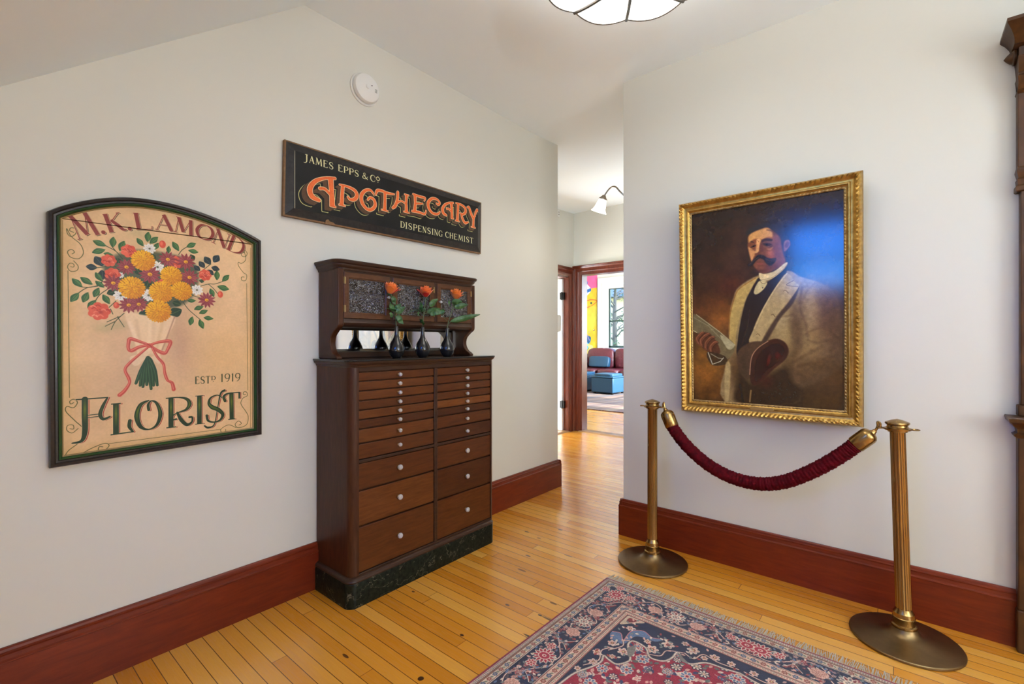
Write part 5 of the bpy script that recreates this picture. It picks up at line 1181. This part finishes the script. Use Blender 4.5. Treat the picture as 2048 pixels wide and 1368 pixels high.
RP = [(1.297, .836), (1.329, .777), (1.401, .691), (1.501, .613), (1.601, .567), (1.696, .549), (1.786, .554), (1.872, .582), (1.954, .631), (2.033, .69), (2.107, .756), (2.149, .8), (2.186, .838)]
cen = smooth([(x, 2.570, z) for x, z in RP], False, 10)
rope = thing('velvet_rope', 'dark red velvet rope with brass ends hung between the two stanchions', 'rope', (1.74, 2.57, .549))
n0 = next(k for k, p in enumerate(cen) if p[0] > 1.317); n1 = max(k for k, p in enumerate(cen) if p[0] < 2.152)
cc = cen[n0:n1+1]; tt = np.arange(len(cc))
MB().tube(smooth(cc, False, 2), [.0325+.0016*math.sin(k*1.9)+.001*math.sin(k*.83) for k in range(len(cc)*2-1)], 20).build('velvet_sleeve', vel.m, rope, world=True, ang=70)
def rope_end(a, b, ring):    # cup from a (rope) to b (tip), then the hook to the ring
    a, b = Vector(a), Vector(b); d = (b-a).normalized(); L = (b-a).length
    q = d.to_track_quat('Z', 'Y').to_matrix().to_4x4()
    c = MB().lathe([(.001, .0), (.0350, .0), (.0365, .003), (.0365, L*.72), (.034, L*.84), (.026, L*.94), (.014, L), (.010, L+.006), (.008, L+.014), (.001, L+.016)], 36).xf(Matrix.Translation(a) @ q).build('rope_cup', M_BR, rope, world=True, ang=30)
    t = a+d*(L+.012); rg = Vector(ring); up = Vector((0, 0, .032))
    MB().tube(smooth([t, t+d*.012+Vector((0, 0, .010)), (t+rg)/2+up*.9, rg+Vector((0, 0, .016)), rg+Vector(((rg.x-t.x)*.1, 0, .002)), rg+Vector((0, 0, -.008))], False, 6), [.0055, .005, .0045, .004, .0032], 10).build('hook', M_BR, rope, world=True)
rope_end(cen[n0+1], (1.288, 2.57, .868), (1.272, 2.57, .887))
rope_end(cen[n1-1], (2.206, 2.57, .858), (2.231, 2.57, .886))

# ---------------------------------------------------------------- the Persian rug
img_r = paint_rug().image('persian_rug_wool')
rg = thing('persian_rug', 'patterned crimson and navy rug with cream fringe lying on the strip floor', 'rug', (1.068, .035, 0), (0, 0, R(-.9)))
wool = image_mat('knotted_wool', img_r, .85, 0, Sheen_Weight=.15); wc = wool.coord('Object')
wool.bump(wool.noise(wc, 420, 2), .5, .004)
pm_ = MB().grid(60, 80, lambda u, v: (1.48*u, 2.2*v, (.0085+.0010*math.sin(u*19+v*11)*math.sin(v*23-u*7)) if 0 < u < 1 and 0 < v < 1 else .006))
pm_.loft([[(a, b, z) for a, b in ((0, 0), (1.48, 0), (1.48, 2.2), (0, 2.2))] for z in (.0005, .006)], cap=False)
po = pm_.build('pile', wool.m, rg, ang=60)
uvl = po.data.uv_layers.new(name='uv')
for lp in po.data.loops:
    c_ = po.data.vertices[lp.vertex_index].co; uvl.data[lp.index].uv = (c_.x/1.48, c_.y/2.2)
fr_ = random.Random(2); fg_ = MB()
for yb, sg in ((2.2, 1), (0, -1)):
    k = 0
    while k < 1.478:
        L = fr_.uniform(.042, .066); dx = fr_.uniform(-.012, .012); w = fr_.uniform(.0016, .0028)
        fg_.add([(k, yb, .0045), (k+w, yb, .0045), (k+w+dx*.5, yb+sg*L*.5, .004), (k+dx*.5, yb+sg*L*.5, .004), (k+dx+w*.8, yb+sg*L, .0015), (k+dx, yb+sg*L, .0015),
                 (k, yb, .001), (k+w, yb, .001), (k+w+dx*.5, yb+sg*L*.5, .001), (k+dx*.5, yb+sg*L*.5, .001), (k+dx+w*.8, yb+sg*L, .0005), (k+dx, yb+sg*L, .0005)],
                [(0, 1, 2, 3), (3, 2, 4, 5), (6, 9, 8, 7), (9, 11, 10, 8), (0, 3, 9, 6), (3, 5, 11, 9), (1, 7, 8, 2), (2, 8, 10, 4), (5, 4, 10, 11)])
        k += fr_.uniform(.0026, .0044)
fo = fg_.build('fringe', plain('cream_cotton_fringe', (.50, .42, .31, 1), .9), rg, ang=0); fo['kind'] = 'stuff'

# ---------------------------------------------------------------- ceiling lamp with bent glass panels
M_PEWT = plain('brushed_pewter', (.16, .15, .14, 1), .35, Metallic=1.)
em = Mat('lit_opal_glass'); em.p(Base_Color=(.9, .88, .84, 1), Roughness=.2, Emission_Color=(1, .95, .87, 1), Emission_Strength=LAMP); M_OPAL = em.m
cl = thing('ceiling_lamp', 'round ceiling lamp of bent opal glass panels between metal ribs', 'ceiling lamp', (1.527, 1.663, 2.937), (0, 0, R(.8)))
NP = 9
def bowl(a, v):     # v 0 centre -> 1 scalloped rim
    sc = abs(math.sin(NP/2*a)); rr_ = .354*v*(1+.045*sc*v)
    return (rr_*math.cos(a), rr_*math.sin(a), -.285+.055*v**2.2-.012*sc*v)
for k in range(NP):
    a0, a1 = 2*PI*k/NP+.012, 2*PI*(k+1)/NP-.012
    MB().grid(11, 9, lambda u, v: bowl(a0+(a1-a0)*u, .09+.91*v)).build('glass_panel', M_OPAL, cl, ang=80, solid=.003)
    MB().tube([bowl(a0+(a1-a0)*u/12, 1.0) for u in range(13)], .0042, 8).build('rim_lead', M_PEWT, cl)
    MB().tube([(lambda p: (p[0], p[1], p[2]-.002))(bowl(2*PI*k/NP, .05+.96*v/8)) for v in range(9)], .0085, 8).build('rib', M_PEWT, cl)
MB().lathe([(.001, -.325), (.006, -.322), (.010, -.312), (.006, -.302), (.016, -.296), (.040, -.290), (.042, -.283), (.001, -.28)], 32).build('finial', M_PEWT, cl)
MB().lathe([(.001, -.28), (.008, -.28), (.008, -.03), (.07, -.02), (.075, 0), (.001, 0)], 32).build('ceiling_canopy', M_PEWT, cl)
ups = MB()
for k in range(4):
    p = bowl(2*PI*k/4+.35, .97); ups.tube([(.06*math.cos(2*PI*k/4+.35), .06*math.sin(2*PI*k/4+.35), -.012), (p[0]*.6, p[1]*.6, -.12), p], .004, 8)
ups.build('hanger', M_PEWT, cl)

# unseen uplight with an upturned bowl, added to brighten the ceiling
fl_ = thing('added_uplight', 'unseen pewter uplight with an opal bowl, added to brighten the ceiling', 'added lamp', (3.55, -.25, 0))
MB().lathe([(.001, 0), (.15, 0), (.15, .012), (.06, .028), (.02, .05), (.001, .05)], 40).build('base', M_PEWT, fl_)
MB().lathe([(.001, .04), (.013, .04), (.013, 1.72), (.03, 1.74), (.001, 1.75)], 20).build('pole', M_PEWT, fl_)
MB().lathe([(.03, 1.74), (.10, 1.76), (.16, 1.80), (.19, 1.85), (.195, 1.855), (.192, 1.858), (.157, 1.806), (.10, 1.767), (.03, 1.748)], 40, cap=False).build('bowl_shade', plain('opal_bowl', (.75, .73, .68, 1), .35), fl_)

# ---------------------------------------------------------------- hall sconce
M_NICK = plain('brushed_nickel', (.42, .38, .33, 1), .3, Metallic=1.)
sc_ = thing('wall_sconce', 'small wall lamp with a flared white glass shade on a curved arm in the hall', 'wall lamp', (.907, 3.06, 2.27))
MB().lathe([(.001, 0), (.055, 0), (.055, .008), (.04, .016), (.015, .022), (.001, .022)], 32).xf(Matrix.Rotation(R(-90), 4, 'Y')).build('backplate', M_NICK, sc_)
MB().tube(smooth([(-.02, 0, 0), (-.075, -.04, -.012), (-.11, -.06, .02), (-.15, -.06, .066), (-.19, -.06, .066), (-.225, -.06, .035), (-.24, -.06, .012)], False, 6), .0055, 10).build('arm', M_NICK, sc_)
q = Matrix.Translation((-.238, -.06, .022)) @ Matrix.Rotation(R(22), 4, 'Y')
MB().lathe([(.001, .004), (.010, .003), (.020, -.012), (.030, -.022), (.031, -.028), (.001, -.028)], 28).xf(q).build('shade_holder', M_NICK, sc_)
sg_ = Mat('lit_frosted_glass'); sg_.p(Base_Color=(.9, .9, .88, 1), Roughness=.3, Emission_Color=(1, .95, .86, 1), Emission_Strength=1.6)
MB().lathe([(.027, -.026), (.030, -.040), (.034, -.060), (.039, -.085), (.046, -.105), (.056, -.118)], 40, mod=lambda a, i: 1+.012*i*math.cos(a*8), cap=False).xf(q).build('glass_shade', sg_.m, sc_, ang=80, solid=.002)

# ---------------------------------------------------------------- white boxes on the end of the long wall
ib = thing('intercom_box', 'white plastic wall box on the far end of the long wall at shoulder height', 'wall box', (-.04, 3.401, 1.41))
MB().prism([(0, -.078), (.058, -.064), (.064, .062), (.05, .078), (0, .078)], lambda a, b, t: (-.035+.07*t, a, b)).build('housing', M_PLW, ib, bevel=.004)
db = thing('door_chime', 'tiny white box with dark slots high on the end of the long wall', 'wall box', (-.03, 3.401, 2.37))
MB().box(-.03, .03, 0, .028, -.032, .032).build('housing', M_PLW, db, bevel=.003)
MB().box(-.02, .031, .012, .02, .006, .014).box(-.02, .031, .012, .02, -.014, -.006).build('slots', M_BLACK, db)

# ---------------------------------------------------------------- carved wood surround at the end of the portrait wall
M_OAK = wood('carved_dark_oak', (.032, .0115, .0035, 1), (.095, .036, .010, 1), (7, 7, 1.5), .42, .1, 5.)
M_OAKR = wood('red_brown_oak_panel', (.10, .030, .015, 1), (.17, .055, .026, 1), (7, 7, 1.5), .42, .1, 5.)
ws = thing('carved_surround', 'tall carved dark wood surround with stepped cornice beside the leaning stanchion', 'wood surround', (3.3, 2.82, 0))
X0, X1 = 2.664, 4.0
S = lambda mb, name, mat=M_OAK, **kw: mb.build(name, mat, ws, world=True, **kw)
def steps(st):  # (z, side overhang, projection)
    return MB().loft([[(X0-s, 2.82, z), (X0-s, 2.82-p, z), (X1+s, 2.82-p, z), (X1+s, 2.82, z)] for z, s, p in st])
for x0 in (X0, X1-.30):
    S(boxes_mb([(x0, x0+.30, 2.765, 2.82, .17, .87)]), 'lower_pilaster', bevel=.004)
    S(boxes_mb([(x0-.004, x0+.304, 2.757, 2.82, 0, .17)]), 'plinth', bevel=.005)
S(steps([(.862, 0, .057), (.868, .010, .064), (.876, .014, .070), (.884, .002, .060), (.900, .004, .066), (.912, .016, .084), (.922, .022, .092), (.930, .030, .110), (.944, .034, .114), (.950, .032, .112)]), 'lower_cornice', ang=30)
S(boxes_mb([(X0, X1, 2.768, 2.82, .950, .995)]), 'sill_band', bevel=.004)
S(boxes_mb([(X0+.008, X0+.028, 2.776, 2.82, .995, 1.86), (X1-.028, X1-.008, 2.776, 2.82, .995, 1.86)]), 'panel_frame', bevel=.003)
S(boxes_mb([(X0+.028, X1-.028, 2.795, 2.82, .995, 1.86)]), 'recessed_panel', M_OAKR)
S(steps([(1.858, .002, .044), (1.862, .006, .050), (1.880, .006, .052), (1.886, .0, .046), (1.908, .002, .050), (1.914, -.002, .044), (1.940, .004, .056), (1.952, .002, .056), (1.960, 0, .046)]), 'capital', ang=30)
S(boxes_mb([(X0, X1, 2.778, 2.82, 1.955, 2.30)]), 'frieze', bevel=.003)
S(steps([(2.255, 0, .043), (2.262, .003, .052), (2.272, .0, .046), (2.290, .0, .06), (2.315, .003, .072), (2.325, .0, .062), (2.335, .0, .060), (2.360, .002, .082), (2.39, .004, .090), (2.40, 0, .07), (2.435, 0, .075)]), 'bolection', ang=30)
S(steps([(2.430, .002, .075), (2.436, .016, .10), (2.446, .017, .11), (2.456, .020, .125), (2.474, .030, .150), (2.488, .042, .175), (2.493, .046, .186), (2.505, .046, .188)]), 'cornice', ang=30)
kn = MB()
for x in (X0-.002,): kn.lathe([(.001, -.001), (.030, 0), (.032, .008), (.024, .012), (.022, .018), (.012, .028), (.001, .036)], 24).xf(Matrix.Translation((x, 2.795, 2.412)) @ Matrix.Rotation(R(-90), 4, 'Y'))
S(kn, 'boss')

# ---------------------------------------------------------------- far sitting room
lr = Mat('burgundy_leather'); ln = lr.noise(lr.coord('Object'), 5, 5, .65, .8)
lr.p(Base_Color=lr.ramp(ln, [(.3, (.075, .009, .014, 1)), (.75, (.15, .022, .032, 1))]), Roughness=.36, Coat_Weight=.2).bump(lr.noise(lr.coord('Object'), 16, 5, .6, 1.), .45, .03); M_LEA = lr.m
def pillow(mb, x0, x1, y0, y1, z0, z1, p=3.2, nu=22, nv=14):    # soft block
    c = ((x0+x1)/2, (y0+y1)/2, (z0+z1)/2); h = ((x1-x0)/2, (y1-y0)/2, (z1-z0)/2); f = lambda a: math.copysign(abs(a)**(2/p), a)
    rings = []
    for j in range(1, nv):
        ph = -PI/2+PI*j/nv
        rings.append([(c[0]+h[0]*f(math.cos(ph))*f(math.cos(t)), c[1]+h[1]*f(math.cos(ph))*f(math.sin(t)), c[2]+h[2]*f(math.sin(ph))) for t in (2*PI*k/nu for k in range(nu))])
    return mb.loft(rings)
so = thing('leather_sofa', 'burgundy leather sofa under the window of the far room', 'sofa', (-3.7, 11.7, 0))
T = lambda mb, name, mat=M_LEA, **kw: mb.build(name, mat, so, world=True, **kw)
T(boxes_mb([(-4.9, -2.5, 11.25, 12.2, .10, .30)]), 'sofa_base', bevel=.03, seg=3)
T(pillow(MB(), -4.86, -2.54, 11.95, 12.24, .25, .98, 6), 'back_frame')
for x0, x1 in ((-5.06, -4.74), (-2.66, -2.36)): T(pillow(MB(), x0, x1, 11.2, 12.2, .08, .80, 5), 'arm')
for x0, x1 in ((-4.74, -4.08), (-4.08, -3.40), (-3.40, -2.66)): T(pillow(MB(), x0+.004, x1-.004, 11.16, 11.98, .28, .52, 5), 'seat_cushion')
for x0, x1 in ((-4.70, -3.84), (-3.84, -3.2), (-3.2, -2.66)): T(pillow(MB(), x0+.004, x1-.004, 11.76, 12.08, .48, 1.07, 4.5), 'back_cushion')
for x in (-4.8, -3.0):
    for y in (11.32, 12.08): T(MB().box(x, x+.07, y, y+.07, 0, .11), 'sofa_foot', M_BLACK)
so.location.z = .0145
tl = Mat('deep_blue_leather'); tl.p(Base_Color=(.012, .055, .105, 1), Roughness=.34).bump(tl.noise(tl.coord('Object'), 30, 4), .2, .01); M_TEAL = tl.m
pw = pillow(MB(), -.31, .31, -.08, .08, -.15, .15, 7).build('lumbar_cushion', M_TEAL, None, ang=60)
pw.location = (-4.17, 11.585, .70); pw.rotation_euler = (R(-14), 0, 0); tag(pw, 'dark blue lumbar cushion resting on the burgundy sofa', 'cushion')
def ottoman(label, loc, rz):
    o = thing('ottoman', label, 'ottoman', loc, (0, 0, rz), 'blue cube ottomans before the sofa')
    MB().box(-.30, .30, -.29, .29, .05, .40).build('body', M_TEAL, o, bevel=.025, seg=3)
    MB().box(-.31, .31, -.30, .30, .402, .43).build('lid_rim', M_TEAL, o, bevel=.01)
    pillow(MB(), -.27, .27, -.26, .26, .42, .50, 6).build('tray_top', M_TEAL, o)
    for x in (-.24, .24):
        for y in (-.23, .23): MB().box(x-.025, x+.025, y-.025, y+.025, .016, .055).build('foot', M_BLACK, o, bevel=.004)
    return o
ottoman('blue leather ottoman standing clear of the door frame in the far room', (-3.18, 10.25, 0), R(-4))
ottoman('blue leather ottoman half hidden behind the door frame', (-4.02, 10.42, 0), R(-2))
sm_ = Mat('striped_flatweave'); st = sm_.node('ShaderNodeSeparateXYZ', {0: sm_.coord('Object', (1, 1, 1), (0, 0, R(12)))})
si = sm_.math('FLOOR', sm_.math('MULTIPLY', st.outputs[0], 34.)); sr = sm_.node('ShaderNodeTexWhiteNoise', {'W': si}, noise_dimensions='1D').outputs[0]
sm_.p(Base_Color=sm_.ramp(sr, [(0, (.035, .03, .04, 1)), (.3, (.16, .085, .07, 1)), (.5, (.06, .075, .10, 1)), (.72, (.22, .16, .10, 1)), (1, (.09, .05, .055, 1))]), Roughness=.9)
ar = MB().box(-5.6, -.8, 7.62, 11.9, .001, .014).build('striped_rug', sm_.m, None, bevel=.004); tag(ar, 'striped multicoloured rug under the ottomans in the far room', 'rug')
img_m = paint_mural().image('mural_paint')
mo = MB().box(-6.40, -4.70, 12.37, 12.398, .62, 3.42).build('mural_panel', image_mat('mural_board', img_m, .5).m, None, ang=0, uv=lambda x, y, z: (.48+(x+5.21)/.00281*2.8/1000, 1-(3.24-z)/.00243*1.22/1300))
tag(mo, 'brightly coloured mural of an abstract yellow face beside the far window', 'mural')

# ---------------------------------------------------------------- outside the far window
ground = MB().box(-22, 10, 12.6, 40, -.4, -.1).build('ground_outside', plain('dry_lawn', (.20, .22, .10, 1), .9), None, ang=0); structure(ground)
nb = thing('neighbour_house', 'pale yellow house with a blue-grey roof seen through the far window', 'house', (-9.5, 22, 0))
MB().box(-14.5, -5.2, 20, 24, -.2, 3.5).build('house_wall', plain('pale_yellow_siding', (.62, .55, .36, 1), .7), nb, world=True)
MB().prism([(19.3, 3.3), (22, 5.8), (24.7, 3.3)], lambda a, b, t: (-15+10.3*t, a, b)).build('house_roof', plain('blue_grey_shingle', (.13, .15, .20, 1), .8), nb, world=True)
MB().box(-9.2, -8.3, 19.96, 20.02, .9, 2.1).build('house_window', M_SASH, nb, world=True)
MB().box(-14.5, -5.2, 19.9, 20, -.1, .5).build('house_footing', plain('grey_footing', (.3, .3, .3, 1), .8), nb, world=True)
tr_ = thing('bare_tree', 'leafy bare-branched tree outside the far window', 'tree', (-6.3, 16.5, -.1)); rt = random.Random(4)
tb = MB(); tb.tube([(0, 0, 0), (.05, 0, 1.2), (.0, .05, 2.4), (.1, 0, 4.2)], [.13, .10, .08, .03], 10)
lv = MB()
for k in range(34):
    z = rt.uniform(1.2, 3.6); a = rt.uniform(0, 6.28); L = rt.uniform(.5, 1.3); e = Vector((math.cos(a)*L, math.sin(a)*L, z+rt.uniform(.1, .7)))
    tb.tube([(0.04, 0, z), tuple((Vector((0, 0, z))+e)/2+Vector((0, 0, .08))), tuple(e)], [.03, .018, .006], 6)
    for q in range(14):
        t = rt.uniform(.3, 1.05); p = Vector((0, 0, z))*(1-t)+e*t+Vector((rt.uniform(-.1, .1), rt.uniform(-.1, .1), rt.uniform(-.1, .1)))
        d = Vector((rt.uniform(-1, 1), rt.uniform(-1, 1), rt.uniform(-.6, .4))).normalized(); s_ = d.orthogonal().normalized()*.022
        lv.add([p, p+d*.05+s_, p+d*.12, p+d*.05-s_], [(0, 1, 2, 3)])
tb.build('trunk', plain('grey_bark', (.10, .085, .07, 1), .9), tr_); lv.build('foliage', plain('tree_leaf', (.05, .09, .035, 1), .6), tr_, ang=0)
